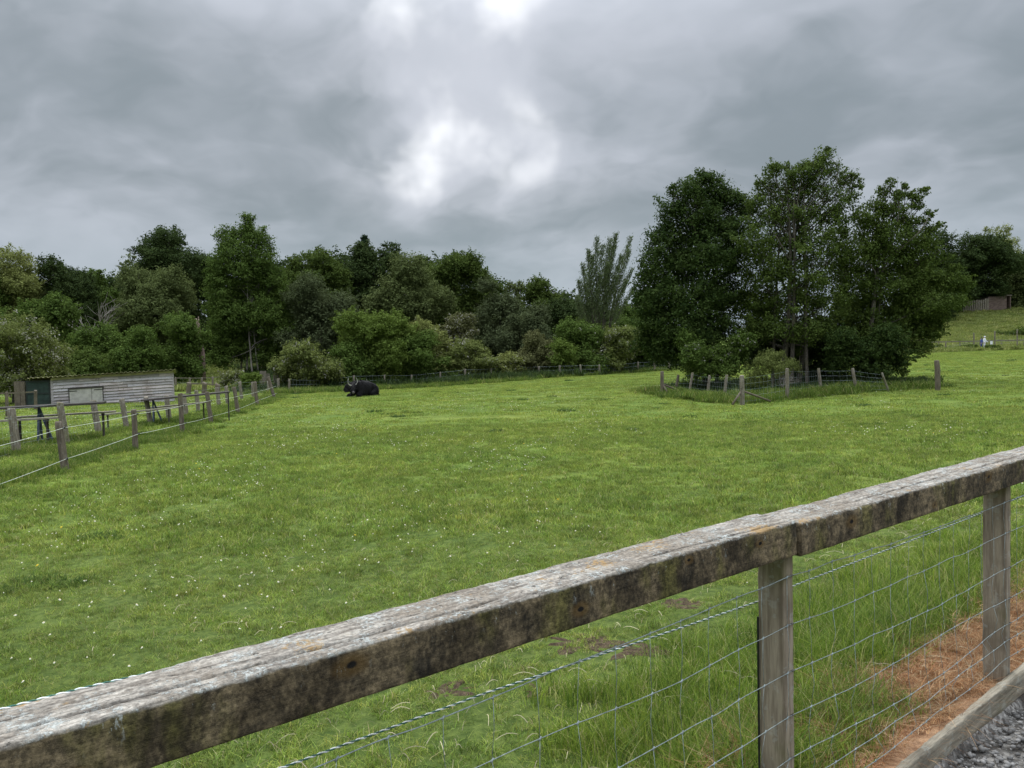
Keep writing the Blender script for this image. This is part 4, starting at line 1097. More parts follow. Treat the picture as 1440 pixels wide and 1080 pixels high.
# wooden gate hut beyond the end of the left fence
def pen():
    b = P(382, 541, 61); z = G(b[0], b[1]); t = empty('wooden_pen', (b[0], b[1], z), 'small grey wooden pen with a flat top at the end of the left fences', 'pen')
    k = 61 / F; S = 61
    t0 = P(383, 525, S)[2]
    for (xa, xb, tt) in ((366, 375, 529), (386, 394, 527)):
        mb = MB(); 
        for i in range(5):
            x = P(xa + (xb - xa) * i / 5, 540, S)[0]; mb.box(x, x + (xb - xa) / 5 * k * .9, S - .03, S + .03, z - .2, P(0, tt, S)[2] + random.uniform(-.05, .02))
        mb.build('board_panel', POST_L, t)
    mb = MB()
    for px_ in (375.5, 378, 385, 391): x = P(px_, 540, S)[0]; mb.box(x, x + .09, S - .06, S + .04, z - .2, t0)
    mb.build('post', POST_L, t)
    mb = MB(); xa, xb = P(374, 0, S)[0], P(393, 0, S)[0]; mb.box(xa, xb, S - .1, S + .8, t0, t0 + .07); mb.box(xa + .05, xb - .4, S + .7, S + .76, z - .2, t0 - .01); mb.build('top', POST_L, t)
pen()
# ------------------------------------------------------------ enclosure fence round the clump of trees
ef = empty('wooden_fence', cast(1043, 570), 'tumbledown post fence with bracing struts round the clump of trees', 'fence')
Ep = [(931, 556, 931, 522, 5, POST_D), (950, 551, 954, 527, 4, POST_D), (969, 553, 974, 524, 3.6, POST_L), (995, 556, 998, 528, 4, POST_L), (1018, 562, 1022, 527, 4.4, POST_L),
      (1044, 569.5, 1043.5, 528, 6.8, POST_L), (1107, 561.5, 1107, 518, 5, POST_L), (1155, 552, 1151, 518, 4.2, POST_L), (1204, 551, 1199, 518, 4.4, POST_L), (1250, 551, 1240, 524, 3, POST_L)]
ep = []
for q in Ep: ep.append(pix_post(*q[:5], q[5], ef))
br = [((1045, 550), (1083, 564), ep[5], .3), ((1042, 551), (1030, 569), ep[5], -.2), ((934, 541), (954, 549), ep[0], .2), ((932, 541), (940, 554), ep[0], -.3)]
for a, b, pst, dd in br:
    y0 = pst[0][1]; mb = MB(); p1 = P(*a, y0 - .02); p2 = P(*b, y0 + dd); mb.tube([p1, (p1 + p2) / 2, p2], .045, 7, jit=.08); mb.build('brace', POST_D, ef, True)
mb = MB()
for (b1, t1), (b2, t2) in zip(ep, ep[1:]):
    b1, t1, b2, t2 = map(Vector, (b1, t1, b2, t2))
    for k in (.9, .7, .5, .3, .12): sagwire(mb, b1.lerp(t1, k), b2.lerp(t2, k), .003, .02, 6)
    L_ = (b2 - b1).length; nst = max(2, int(L_ / .3))
    for i in range(1, nst):
        t = i / nst; mb.tube([b1.lerp(b2, t), b1.lerp(b2, t) + (t1.lerp(t2, t) - b1.lerp(b2, t)) * .85], .0022, 4)
mb.build('wire_netting', WIRE, ef)
b = cast(1319, 549.5); t_ = empty('wooden_post', b, 'thick round brown post standing alone right of the clump of trees', 'post')
post_mesh(b, P(1317.5, 507, b[1]), 7.2 / 2 / F * b[1], POST_D, t_, 14)

# ------------------------------------------------------------ trees
def leaves_np(c, size, up, r, aspect=.62, off=None):
    n = len(c)
    nr = r.normal(0, .75, (n, 3)); nr[:, 2] += up * 1.5
    if off is not None: nr += off * 1.1
    nr /= np.linalg.norm(nr, axis=1)[:, None]
    t = r.normal(0, 1, (n, 3)); t -= (t * nr).sum(1)[:, None] * nr; t /= np.linalg.norm(t, axis=1)[:, None]
    b = np.cross(nr, t); s = size * r.uniform(.6, 1.35, (n, 1))
    V = np.stack([c - t * s / 2, c + b * s * aspect / 2 + t * s * .08, c + t * s / 2, c - b * s * aspect / 2 + t * s * .08], 1)
    return V.reshape(-1, 3)

PAL = {
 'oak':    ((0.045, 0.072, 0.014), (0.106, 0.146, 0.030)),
 'dark':   ((0.029, 0.049, 0.014), (0.064, 0.091, 0.026)),
 'holly':  ((0.022, 0.043, 0.010), (0.074, 0.110, 0.026)),
 'green':  ((0.053, 0.090, 0.016), (0.118, 0.171, 0.036)),
 'bright': ((0.076, 0.116, 0.019), (0.148, 0.202, 0.041)),
 'olive':  ((0.074, 0.096, 0.030), (0.133, 0.162, 0.053)),
 'grey':   ((0.062, 0.079, 0.033), (0.106, 0.129, 0.055)),
 'pale':   ((0.138, 0.156, 0.043), (0.235, 0.257, 0.079)),
 'haw':    ((0.093, 0.116, 0.030), (0.185, 0.213, 0.061)),
 'brown':  ((0.092, 0.096, 0.036), (0.148, 0.154, 0.061)),
 'conif':  ((0.013, 0.030, 0.010), (0.027, 0.054, 0.021)),
}
def crown_np(lobes, pal, leaf, cov, sig0, r, blossom=0, up=.4, sparse=0, wind=(0, 0, 0)):
    """lobes: rows x,y,z,rx,ry,rz. Leaves in clumps over and inside each lobe."""
    c0, c1 = map(np.array, PAL[pal]); cs = []; ks = []; offs = []
    for L in lobes:
        cx = np.array(L[:3]); R = np.array(L[3:6]); rm = (R[0] * R[1] * R[2]) ** (1/3); sig = min(sig0, .42 * rm)
        area = 4 * PI * rm * rm; nl = int(cov * area / (leaf * leaf * .3))
        sg = sig * .62; per = max(9, int((sg / leaf) ** 2 * 16)); nc = max(6, nl // per)
        d = r.normal(0, 1, (nc, 3)); d[:, 2] += .2; d /= np.linalg.norm(d, axis=1)[:, None]
        rad = 1 - np.abs(r.normal(0, .26, nc)); rad = np.clip(rad, .1, 1.05)
        cc = cx + d * R * rad[:, None]
        ax = d + r.normal(0, .45, (nc, 3)) + np.array(wind); ax /= np.linalg.norm(ax, axis=1)[:, None]
        # ragged shoots standing out of the lobe: chains of ever smaller clumps
        ns = max(3, int(nc * .10)); k0 = r.integers(0, nc, ns); sd_ = d[k0] + r.normal(0, .35, (ns, 3)) + np.array([0, 0, .35]) + np.array(wind) * 1.6
        sd_ /= np.linalg.norm(sd_, axis=1)[:, None]; ln = np.minimum(rm * 1.1, sig * 7) * r.uniform(.35, 1, ns) * (.55 if leaf > .16 else 1)
        ch = [cx + d[k0] * R * .92 + sd_ * (ln * f)[:, None] for f in (.2, .45, .7, .95)]
        cc = np.concatenate([cc] + ch); d = np.concatenate([d] + [sd_] * 4); ax = np.concatenate([ax] + [sd_] * 4)
        size_ = np.concatenate([r.uniform(.6, 1.4, nc)] + [np.full(ns, q) for q in (.95, .8, .65, .5)]); nc = len(cc)
        sh = r.uniform(0, 1, nc)
        idx = np.repeat(np.arange(nc), np.maximum(4, (per * size_ ** 1.5).astype(int)))
        o = r.normal(0, 1, (len(idx), 3)); rr_ = np.linalg.norm(o, axis=1)[:, None]; o = o / rr_ * np.minimum(rr_, 1.8)
        p = cc[idx] + o * np.array([1, 1, .7]) * sg * size_[idx][:, None] + ax[idx] * (r.uniform(-1, 1, len(idx)) * sg * 1.5 * size_[idx])[:, None]
        offs.append(o / 1.9 + d[idx] * .5)
        tone = np.clip(sh[idx] * .8 + r.normal(.1, .14, len(idx)), 0, 1.2)[:, None]
        col = c0 + (c1 - c0) * tone; col *= r.uniform(.88, 1.14, (len(idx), 1))
        if blossom:
            bl = (r.random(nc) < blossom * 2)[idx] & (r.random(len(idx)) < .5)
            col[bl] = np.array([.42, .4, .33]) * r.uniform(.6, 1.1, (bl.sum(), 1))
        cs.append(p); ks.append(col)
    p = np.concatenate(cs); k = np.concatenate(ks)
    V = leaves_np(p, leaf, up, r, .62, np.concatenate(offs)); n = len(p)
    return V, np.arange(4 * n).reshape(-1, 4), np.repeat(k, 4, 0)

def auto_lobes(c, a, h, r, n=12, k=.42, shape='round'):
    out = []
    for i in range(n):
        d = r.normal(0, 1, 3); d[2] += .15; d /= np.linalg.norm(d)
        q = r.uniform(.5, .95)
        px = d * np.array([a, a, h]) * q
        s = k * r.uniform(.55, 1.15)
        out.append([c[0] + px[0], c[1] + px[1], c[2] + px[2], a * s * 1.15, a * s * 1.15, min(a, h) * s * .85])
    out.append([c[0], c[1], c[2] - h * .1, a * .68, a * .68, h * .7])
    L = np.array(out)
    for ax, e in ((0, a), (2, h)):           # stretch so that the crown really spans its width and height
        lo = (L[:, ax] - L[:, 3 + ax]).min(); hi = (L[:, ax] + L[:, 3 + ax]).max()
        k_ = 2 * e / (hi - lo); L[:, ax] = c[ax] + (L[:, ax] - (lo + hi) / 2) * k_; L[:, 3 + ax] *= k_
    return L.tolist()

def limb(mb, a, b, r0, r1, r, n=5, bend=.12, sides=6):
    a, b = np.array(a, float), np.array(b, float); L = np.linalg.norm(b - a); off = r.normal(0, bend * L, 3) * np.array([1, 1, .4])
    pts = [a + (b - a) * t + off * math.sin(PI * t) for t in np.linspace(0, 1, n)]
    mb.tube(pts, list(np.linspace(r0, r1, n)), sides, cap=False)

def make_tree(name, label, cat, base, lobes, pal, leaf, cov=1.3, sig=.45, trunk_r=.25, trunks=None, blossom=0, bark=None, seed=0, group=None, up=.4, limbs=True, fork=.35, wind=(0, 0, 0)):
    r = np.random.default_rng(seed + 1000)
    t = empty(name, base, label, cat, group)
    V, Q, K = crown_np(lobes, pal, leaf, cov, sig, r, blossom, up, 0, wind)
    link('crown', npmesh('crown', V, Q, K), LEAF, t)
    mb = MB(); L = np.array(lobes)
    zc = L[:, 2].max(); mid = L[:, :3].mean(0)
    tr = trunks or [(base, trunk_r)]
    for (b, rr) in tr:
        b = np.array(b, float); topz = base[2] + (zc - base[2]) * .82
        tp = np.array([b[0] * .6 + mid[0] * .4, b[1] * .6 + mid[1] * .4, topz])
        limb(mb, b - np.array([0, 0, .2]), tp, rr, rr * .25, r, 8, .025, 8)
        if limbs:
            for q in L[r.permutation(len(L))[:12]]:
                if wind[0] and q[0] > mid[0] + 2.2: continue
                f = np.clip((q[2] - base[2]) / (topz - base[2]) * .7, fork * .6, .9)
                st = b + (tp - b) * f
                limb(mb, st, q[:3], rr * (.55 - .35 * f), rr * .08, r, 5, .1, 5)
                for _ in range(3):
                    e = q[:3] + r.normal(0, .6, 3) * q[3:6]; limb(mb, q[:3] * .6 + st * .4, e, rr * .12, rr * .03, r, 4, .1, 4)
    mb.build('trunk', bark or BARK, t, True)
    return t

tid = [0]
def bt(cx, top, bot, hw, d, pal, label, name='tree', cat='tree', leaf=None, cov=1.2, n=13, k=.42, sig=None, blossom=0, group=None, shape='round', dy=None, base_py=None, bark=None, trr=None, up=.4):
    """background tree given by its crown in the picture at depth d"""
    tid[0] += 1; r = np.random.default_rng(tid[0])
    a = hw / F * d; zt = P(cx, top, d)[2]; zb = P(cx, bot, d)[2]; c = P(cx, (top + bot) / 2, d); h = (zt - zb) / 2
    x, y = c[0], d
    lobes = auto_lobes(np.array([x, y, (zt + zb) / 2]), a * 1.08, h * 1.02, r, n, k, shape)
    base = np.array([x, y, G(x, y)])
    leaf = leaf or max(.13, d * .0026); sig = sig or max(.26, min(a * .1, .6))
    return make_tree(name, label, cat, base, lobes, pal, leaf, cov, sig, trr or max(.08, a * .07), None, blossom, bark, tid[0], group, up)

WG = 'trees of the wood behind the paddock'
# left group
bt(22, 353, 505, 52, 92, 'pale', 'broad pale yellowish tree rising at the left edge of the photo')
bt(-45, 372, 520, 50, 88, 'green', 'green tree cut by the left edge below the yellowish one')
bt(93, 366, 500, 42, 96, 'dark', 'dark round-topped tree right of the pale yellowish one')
bt(150, 381, 500, 30, 104, 'green', 'thin-topped tree behind the bare dead branches')
bt(179, 357, 440, 14, 112, 'olive', 'slender light green treetop just left of the big dark oak', cov=.5)
bt(248, 324, 490, 56, 108, 'dark', 'big dark round oak standing above the shed', name='oak_tree', n=18, k=.36)
bt(211, 377, 500, 52, 92, 'olive', 'olive green domed tree in front of the big dark oak', k=.46, n=16)
bt(66, 416, 520, 42, 78, 'green', 'mid green tree above the left end of the shed')
bt(-20, 430, 545, 40, 60, 'green', 'green tree at the left edge behind the blossoming hawthorn')
bt(140, 455, 548, 38, 70, 'green', 'bushy green tree directly behind the shed roof', name='bushy_tree')
bt(196, 460, 552, 34, 66, 'green', 'dark green bushy tree behind the middle of the shed', name='bushy_tree')
bt(252, 442, 548, 36, 70, 'green', 'rounded green tree behind the right end of the shed', name='bushy_tree', k=.46)
bt(108, 492, 555, 42, 62, 'oak', 'low dark bush close behind the left half of the shed roof', name='bush', cat='bush')
bt(18, 452, 552, 56, 44, 'haw', 'cream blossomed hawthorn overhanging the left end of the shed', name='hawthorn_tree', cat='tree', blossom=.09, leaf=.11)
bt(72, 480, 540, 26, 46.5, 'haw', 'smaller blossomed hawthorn branch bush touching the shed roof', name='hawthorn_tree', cat='tree', blossom=.07, leaf=.11)
# tall pair
r_ = np.random.default_rng(5)
def px_lobes(rows, d, r, dj=.5):
    out = []
    for (x, y, rx, ry) in rows:
        dd = d + r.uniform(-dj, dj) * rx / F * d * 1.6
        c = P(x, y, dd); a = rx / F * dd; b_ = ry / F * dd
        out.append([c[0], c[1], c[2], a, a, b_])
    return out
rows = [(347, 316, 9, 15), (343, 332, 18, 16), (365, 340, 18, 18), (318, 338, 13, 18), (330, 360, 22, 20), (370, 368, 20, 22), (345, 385, 30, 22), (308, 375, 16, 22), (310, 410, 22, 24), (350, 415, 34, 24), (383, 400, 18, 24),
        (325, 445, 32, 24), (370, 445, 34, 26), (395, 440, 20, 24), (345, 475, 36, 22), (385, 475, 24, 22), (312, 470, 22, 20), (330, 494, 22, 12), (385, 500, 26, 16), (312, 505, 18, 12), (398, 512, 16, 12), (400, 470, 20, 22), (340, 450, 30, 22)]
d = 84
tr = [(np.array([P(x, 521, dd)[0], dd, G(P(x, 521, dd)[0], dd)]), .1) for x, dd in ((347, 84), (355, 83), (338, 85), (372, 84.5), (364, 83.5))]
make_tree('alder_tree', 'tallest tree of the left wood with pale stems showing at its foot', 'tree', tr[0][0], px_lobes(rows, d, r_), 'green', .2, 1.5, .42, .16, tr, bark=BARKP, seed=301)
# middle wood
bt(418, 359, 470, 34, 100, 'oak', 'dark green tree just right of the tallest left tree')
bt(466, 350, 470, 40, 104, 'oak', 'broad dark green treetop between the tallest left tree and the conifer', n=16)
bt(510, 342, 460, 36, 108, 'dark', 'dark tree below the conifer tip')
bt(545, 341, 430, 27, 112, 'dark', 'open-crowned dark oak right of the conifer tip', name='oak_tree', cov=.8)
# conifer
def conifer():
    r = np.random.default_rng(77); d = 116; b = P(517, 520, d); base = np.array([b[0], d, G(b[0], d)]); zt = P(517, 331, d)[2]
    lobes = []
    for k in range(12):
        z = zt - .4 - k * .7; a = min(.4 + .16 * k, 1.0)
        for j in range(2): lobes.append([b[0] + r.normal(0, .15 * a), d + r.normal(0, .15 * a), z, a, a, .5])
    make_tree('conifer_tree', 'small dark pointed conifer tip on the skyline of the wood', 'tree', base, lobes, 'conif', .28, 1.3, .25, .22, seed=78, limbs=False)
conifer()
bt(449, 388, 520, 50, 84, 'grey', 'soft grey green willow right of the tallest left tree', name='willow_tree', k=.46, n=15)
bt(573, 361, 500, 60, 86, 'olive', 'large domed olive willow in the middle of the wood', name='willow_tree', k=.4, n=22, up=.8)
bt(640, 357, 480, 37, 98, 'oak', 'dark green tree right of the large domed willow')
bt(607, 359, 420, 26, 102, 'oak', 'low dark crown behind the shoulder of the large domed willow')
bt(683, 378, 490, 27, 98, 'oak', 'sloping dark tree where the wood steps down towards the right')
bt(702, 393, 520, 36, 86, 'grey', 'grey green tree in front of the sloping dark tree', k=.46)
bt(728, 396, 500, 20, 100, 'olive', 'small olive treetop right of the grey green tree')
bt(757, 392, 510, 32, 96, 'oak', 'rounded treetop left of the bare twigs on the skyline')
bt(737, 430, 525, 36, 82, 'grey', 'shadowy grey tree below the rounded treetop')
bt(792, 422, 520, 30, 92, 'dark', 'dark tree below the bare pale twigs')
bt(880, 428, 525, 38, 88, 'green', 'green tree between the wispy willow and the clump')
bt(832, 445, 528, 34, 82, 'oak', 'dark bushy tree at the foot of the wispy willow', name='bushy_tree')
# wood filling behind: more crowns deeper in
for i, (cx, top, hw, d_, pl) in enumerate([(60, 382, 60, 122, 'dark'), (150, 392, 60, 124, 'dark'), (296, 366, 56, 122, 'dark'), (405, 362, 60, 122, 'dark'), (488, 358, 60, 124, 'dark'), (600, 362, 62, 124, 'dark'), (680, 392, 56, 122, 'dark'), (770, 412, 52, 122, 'dark'), (850, 425, 50, 122, 'dark'), (925, 425, 60, 124, 'dark')]):
    lab = ['far dark tree filling the gap behind the dark round-topped tree', 'far dark tree behind the dead branches', 'far dark tree behind the gap left of the tallest left tree', 'far dark tree hidden behind the tallest left tree',
           'far dark tree behind the soft grey green willow', 'far dark tree behind the large domed willow', 'far dark tree behind the sloping dark tree', 'far dark tree behind the bare twigs', 'far dark tree behind the wispy willow', 'far dark tree behind the left tree of the clump'][i]
    bt(cx, top, 545, hw, d_, pl, lab, leaf=.42, cov=1.1, n=12)
# wispy tall willow leaning right
def wispy():
    r = np.random.default_rng(9); d = 80; cs = []; mb = MB(); b = P(848, 512, d); base = np.array([b[0], d, G(b[0], d)])
    plumes = [(818, 372, .9), (826, 352, 1), (838, 334, 1.1), (846, 345, .9), (832, 360, .9), (856, 336, 1), (865, 328, 1.2), (862, 345, 1), (873, 360, 1), (886, 333, .8), (884, 352, .9), (888, 378, .7), (812, 395, .8), (852, 370, 1), (880, 395, .9), (842, 385, 1), (866, 390, 1), (822, 400, 1), (890, 405, .6), (810, 420, .8)]
    for (tx, ty, w) in plumes:
        tip = P(tx, ty, d + r.uniform(-1.5, 1.5)); st = base + np.array([r.normal(0, .3), r.normal(0, .3), 1.5])
        mid = st * .45 + tip * .55 + np.array([-(.55), 0, .2]); 
        ts = np.linspace(0, 1, 12); pts = [(1-t)**2 * st + 2*t*(1-t) * mid + t*t * tip for t in ts]
        mb.tube(pts, list(np.linspace(.09, .012, 12)), 5, cap=False)
        for k in range(int(1250 * w)):
            t = .35 + .65 * r.random() ** .8
            p = (1-t)**2 * st + 2*t*(1-t) * mid + t*t * tip
            wd = .4 * (1.15 - t) ** 1.3 + .09
            q = r.normal(0, wd, 3); q[2] = q[2] * .9 + abs(q[0]) * .9 - .05; cs.append(p + q + np.array([.12 * (1 if t > .8 else 0), 0, 0]))
    cs = np.array(cs); t = empty('willow_tree', base, 'tall wispy willow with upswept plumes blown to the right', 'tree')
    n = len(cs); nr = r.normal(0, 1, (n, 3)); nr[:, 2] *= .3; nr /= np.linalg.norm(nr, axis=1)[:, None]
    tt = r.normal(0, .35, (n, 3)) + np.array([.45, 0, .9]); tt /= np.linalg.norm(tt, axis=1)[:, None]; bb = np.cross(nr, tt); bb /= np.linalg.norm(bb, axis=1)[:, None]
    s = .26 * r.uniform(.6, 1.3, (n, 1)); V = np.stack([cs - tt * s / 2, cs + bb * s * .11, cs + tt * s / 2, cs - bb * s * .11], 1).reshape(-1, 3)
    c0, c1 = np.array((.06, .085, .032)), np.array((.15, .185, .08)); K = c0 + (c1 - c0) * r.random((n, 1))
    link('crown', npmesh('crown', V, np.arange(4*n).reshape(-1, 4), np.repeat(K, 4, 0)), LEAF, t)
    mb.build('trunk', BARK, t, True)
wispy()
# bare trees
def bare(label, px, basepy, top_py, d, spread, bark, seed, name='bare_tree', n0=5, base=None, tw=.012, maxl=4, rr=.16):
    r = random.Random(seed); mb = MB()
    b = P(px, basepy, d); zt = P(px, top_py, d)[2]
    if base is None: b = np.array([b[0], d, G(b[0], d)])
    Ht = zt - b[2]; t = empty(name, b, label, 'tree')
    def rec(p, dr, L, rad, lv):
        pts = [p]; q = p.copy(); dd = dr.copy()
        for i in range(4):
            dd = (dd + Vector((r.gauss(0, .12), r.gauss(0, .12), r.gauss(.03, .08)))).normalized(); q = q + dd * L / 4; pts.append(q.copy())
        mb.tube(pts, [rad * (1 - .45 * i / 4) for i in range(5)], 5 if lv < 2 else 3, cap=False)
        if lv >= maxl: return
        for k in range(4 if lv else n0):
            f = r.uniform(.35, 1); a = pts[min(4, int(f * 4))]
            nd = (dd + Vector((r.gauss(0, spread), r.gauss(0, spread), r.gauss(.1, spread * .6)))).normalized()
            rec(a, nd, L * r.uniform(.55, .8), max(rad * .5, tw), lv + 1)
    rec(Vector(b) - Vector((0, 0, .2)), Vector((0, 0, 1)), Ht * .45, rr, 0)
    mb.build('branches', bark, t); return t
bare('bare pale twiggy treetop on the skyline left of the wispy willow', 786, 520, 396, 104, .5, BARKP, 4, rr=.14, tw=.03)
bare('dead tree with pale bare branches left of the olive dome', 146, 530, 376, 86, .5, BARKP, 12, name='dead_tree', rr=.2, tw=.035, maxl=3)
# snag
def snag():
    d = 72; b = P(285, 528, d); base = np.array([b[0], d, G(b[0], d)]); t = empty('broken_tree', base, 'broken pinkish bare trunk standing left of the tallest left tree', 'broken tree')
    mb = MB(); q = [base - np.array([0, 0, .2]), P(284, 500, d), P(281, 480, d), P(276.5, 462, d), P(275, 448, d)]; mb.tube(q, [.3, .26, .27, .24, .1], 9, jit=.08)
    mb.tube([P(281, 480, d), P(280, 462, d), P(279, 445, d)], [.18, .15, .03], 7, jit=.1); mb.tube([P(277, 463, d), P(273, 458, d)], [.1, .04], 6)
    mb.build('trunk', SNAG, t, True)
snag()
# hedge row behind the far fence
H = [(432, 482, 548, 44, 60, 'haw', 'low spreading pale hawthorn at the left end of the far hedge', .06, .4),
     (486, 508, 547, 22, 61, 'green', 'small green bush between the pale hawthorn and the tall bright bush', 0, .45),
     (530, 440, 543, 48, 66, 'bright', 'tallest bright green bush of the far hedge behind the cattle', 0, .4),
     (500, 474, 540, 28, 64, 'green', 'leafy green bush left of the tallest bright one', 0, .45),
     (575, 468, 540, 34, 65, 'green', 'mid green bush right of the tallest bright one', 0, .42),
     (606, 452, 538, 30, 69, 'pale', 'pale leaved bush with bright tips in the far hedge', .02, .42),
     (645, 441, 520, 22, 74, 'brown', 'thin purplish blossomed thorn behind the hedge', .12, .42),
     (655, 478, 538, 38, 64, 'haw', 'rounded olive bush with pinkish tips in the far hedge', .03, .42),
     (617, 500, 540, 26, 63, 'green', 'dark leafy bush low in the far hedge left of the rounded olive one', 0, .45),
     (716, 497, 534, 20, 69, 'pale', 'low straw coloured bush in the gap of the far hedge', .05, .45),
     (752, 468, 530, 26, 70, 'brown', 'brownish bush beside the gap of the far hedge', 0, .4),
     (790, 480, 529, 26, 69, 'bright', 'bright yellow green bush in the right half of the far hedge', 0, .42),
     (815, 448, 526, 32, 74, 'green', 'tall green bush right of the bright yellow green one', .01, .42),
     (858, 462, 524, 36, 73, 'haw', 'pinkish blossomed hawthorn near the right end of the far hedge', .09, .42),
     (838, 492, 525, 26, 71, 'green', 'low green bush in front of the pinkish hawthorn', 0, .45),
     (905, 455, 522, 32, 78, 'green', 'green bush at the right end of the far hedge beside the clump', 0, .42),
     (950, 470, 520, 34, 80, 'oak', 'dark bush seen under the left tree of the clump', 0, .42)]
for (cx, top, bot, hw, d, pal, lab, bl, k) in H:
    fy = np.interp(cx, [407, 454, 541, 619, 691, 758, 817, 871, 920, 990], [55.8, 60.2, 62.7, 65.8, 66.9, 69.5, 69.2, 71.4, 72.6, 75.7])
    d = max(d, fy + hw / F * d * .95 + .4)
    bt(cx, top, bot + 2, hw * 1.1, d, pal, lab, name='bush', cat='bush', blossom=bl, leaf=.17, k=k, n=14, trr=.07)
bt(324, 521, 546, 16, 62, 'haw', 'small white flowered elder bush beside the netting fence', name='bush', cat='bush', blossom=.2, leaf=.14)
bt(352, 524, 548, 13, 58, 'bright', 'small bright green bush in front of the wooden pen', name='bush', cat='bush', leaf=.14)
for (cx, d, top, hw, lab) in [(310, 98, 505, 26, 'shaded bush on the green bank'), (395, 92, 500, 26, 'dark undergrowth bush behind the pen'), (365, 95, 498, 26, 'dark undergrowth bush behind the pale stems'), (440, 94, 470, 50, 'dark undergrowth behind the pale hawthorn'),
                              (700, 92, 480, 40, 'dark undergrowth behind the hedge gap'), (760, 92, 478, 40, 'dark undergrowth behind the brownish bush')]:
    bt(cx, top, 545, hw, d, 'dark', lab, name='bush', cat='bush', leaf=.3, trr=.08)

# ------------------------------------------------------------ clump of trees on the right
def hero(name, label, rows, d, pal, leaf, cov, sig, trunks, seed, bark=None, dj=.5, blossom=0, up=.3, wind=(0, 0, 0)):
    r = np.random.default_rng(seed); lobes = px_lobes(rows, d, r, dj)
    tr = [(np.array([P(x, y, dd)[0], dd, G(P(x, y, dd)[0], dd)]), rr) for (x, y, dd, rr) in trunks]
    return make_tree(name, label, 'tree', tr[0][0], lobes, pal, leaf, cov, sig, .2, tr, blossom, bark, seed, None, up, wind=wind)
rowsL = [(990, 252, 14, 12), (1008, 262, 14, 14), (970, 272, 18, 18), (1000, 285, 24, 20), (945, 268, 7, 9), (1030, 285, 18, 16), (1045, 295, 12, 12), (950, 305, 22, 22), (985, 320, 30, 24), (1025, 325, 26, 24), (930, 340, 20, 22), (965, 350, 28, 24),
         (918, 372, 18, 20), (950, 385, 30, 26), (1000, 370, 34, 28), (1035, 365, 20, 26), (908, 400, 16, 20), (935, 420, 32, 26), (980, 425, 36, 28), (1025, 420, 30, 28), (905, 430, 14, 18), (920, 455, 26, 24), (965, 465, 36, 26), (1010, 470, 30, 26), (910, 480, 16, 16), (940, 495, 26, 20), (985, 505, 30, 18)]
hero('oak_tree', 'dense dark left tree of the clump inside the post fence', rowsL, 44, 'holly', .13, 1.55, .32, [(993, 548, 44, .2), (1008, 548, 44.6, .14), (980, 548, 45, .12)], 401)
rowsM = [(1158, 222, 12, 12), (1162, 214, 5, 5), (1132, 232, 8, 6), (1092, 232, 7, 4), (1108, 234, 6, 5), (1068, 256, 7, 4), (1200, 248, 7, 4), (1212, 254, 5, 3), (1145, 240, 18, 14), (1172, 238, 14, 14), (1190, 255, 14, 12), (1120, 250, 20, 14), (1085, 240, 14, 9), (1075, 262, 14, 10), (1150, 268, 26, 16), (1100, 278, 26, 16), (1205, 262, 7, 5), (1185, 285, 18, 16), (1062, 285, 14, 10),
         (1075, 305, 28, 20), (1125, 305, 34, 22), (1170, 315, 26, 22), (1060, 340, 24, 22), (1100, 345, 36, 24), (1150, 350, 34, 24), (1185, 350, 16, 20), (1075, 385, 34, 24), (1125, 390, 38, 24), (1170, 390, 28, 24),
         (1065, 425, 30, 22), (1110, 430, 36, 22), (1160, 430, 34, 22), (1090, 465, 32, 18), (1140, 465, 34, 18), (1060, 465, 24, 20)]
hero('alder_tree', 'tallest airy middle tree of the clump with thin ragged top', rowsM, 42, 'oak', .12, .85, .3,
     [(1098, 545, 42, .18), (1112, 545, 41.6, .13), (1122, 545, 42.6, .15), (1135, 545, 41.4, .11), (1086, 545, 42.3, .11)], 402)
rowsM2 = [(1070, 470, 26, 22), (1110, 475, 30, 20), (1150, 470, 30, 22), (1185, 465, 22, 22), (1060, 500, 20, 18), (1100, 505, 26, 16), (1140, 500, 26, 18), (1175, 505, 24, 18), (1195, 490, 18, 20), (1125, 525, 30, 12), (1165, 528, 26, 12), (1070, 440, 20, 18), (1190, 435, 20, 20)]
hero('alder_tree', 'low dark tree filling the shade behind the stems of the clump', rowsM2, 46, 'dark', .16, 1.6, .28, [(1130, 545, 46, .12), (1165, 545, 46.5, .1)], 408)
rowsR = [(1252, 258, 7, 7), (1242, 272, 9, 9), (1262, 275, 9, 8), (1232, 292, 14, 12), (1282, 275, 9, 6), (1298, 270, 7, 4), (1305, 267, 4, 3), (1272, 262, 5, 5), (1290, 281, 7, 4), (1306, 300, 7, 4), (1322, 316, 6, 3), (1298, 312, 9, 5), (1358, 398, 8, 3), (1364, 402, 6, 3), (1340, 378, 10, 5), (1335, 362, 8, 4), (1290, 288, 10, 6), (1258, 298, 18, 14), (1275, 312, 16, 10), (1212, 305, 12, 14), (1225, 325, 22, 20), (1255, 335, 26, 22), (1290, 332, 20, 12), (1310, 322, 8, 4),
         (1205, 355, 22, 24), (1240, 370, 34, 26), (1285, 365, 28, 22), (1310, 350, 14, 10), (1200, 400, 24, 26), (1245, 410, 38, 28), (1295, 400, 34, 24), (1330, 395, 22, 12), (1350, 405, 12, 6), (1215, 445, 30, 26), (1265, 445, 38, 26), (1310, 430, 32, 18), (1345, 425, 16, 8),
         (1230, 475, 30, 20), (1275, 475, 30, 16), (1300, 462, 24, 14), (1320, 450, 18, 10), (1290, 492, 16, 8)]
hero('alder_tree', 'dark right tree of the clump leaning and streaming to the right', rowsR, 42.5, 'oak', .12, 1.15, .28, [(1215, 540, 42.5, .18), (1228, 540, 43, .14), (1200, 540, 43.5, .12)], 403, wind=(.75, 0, .3))
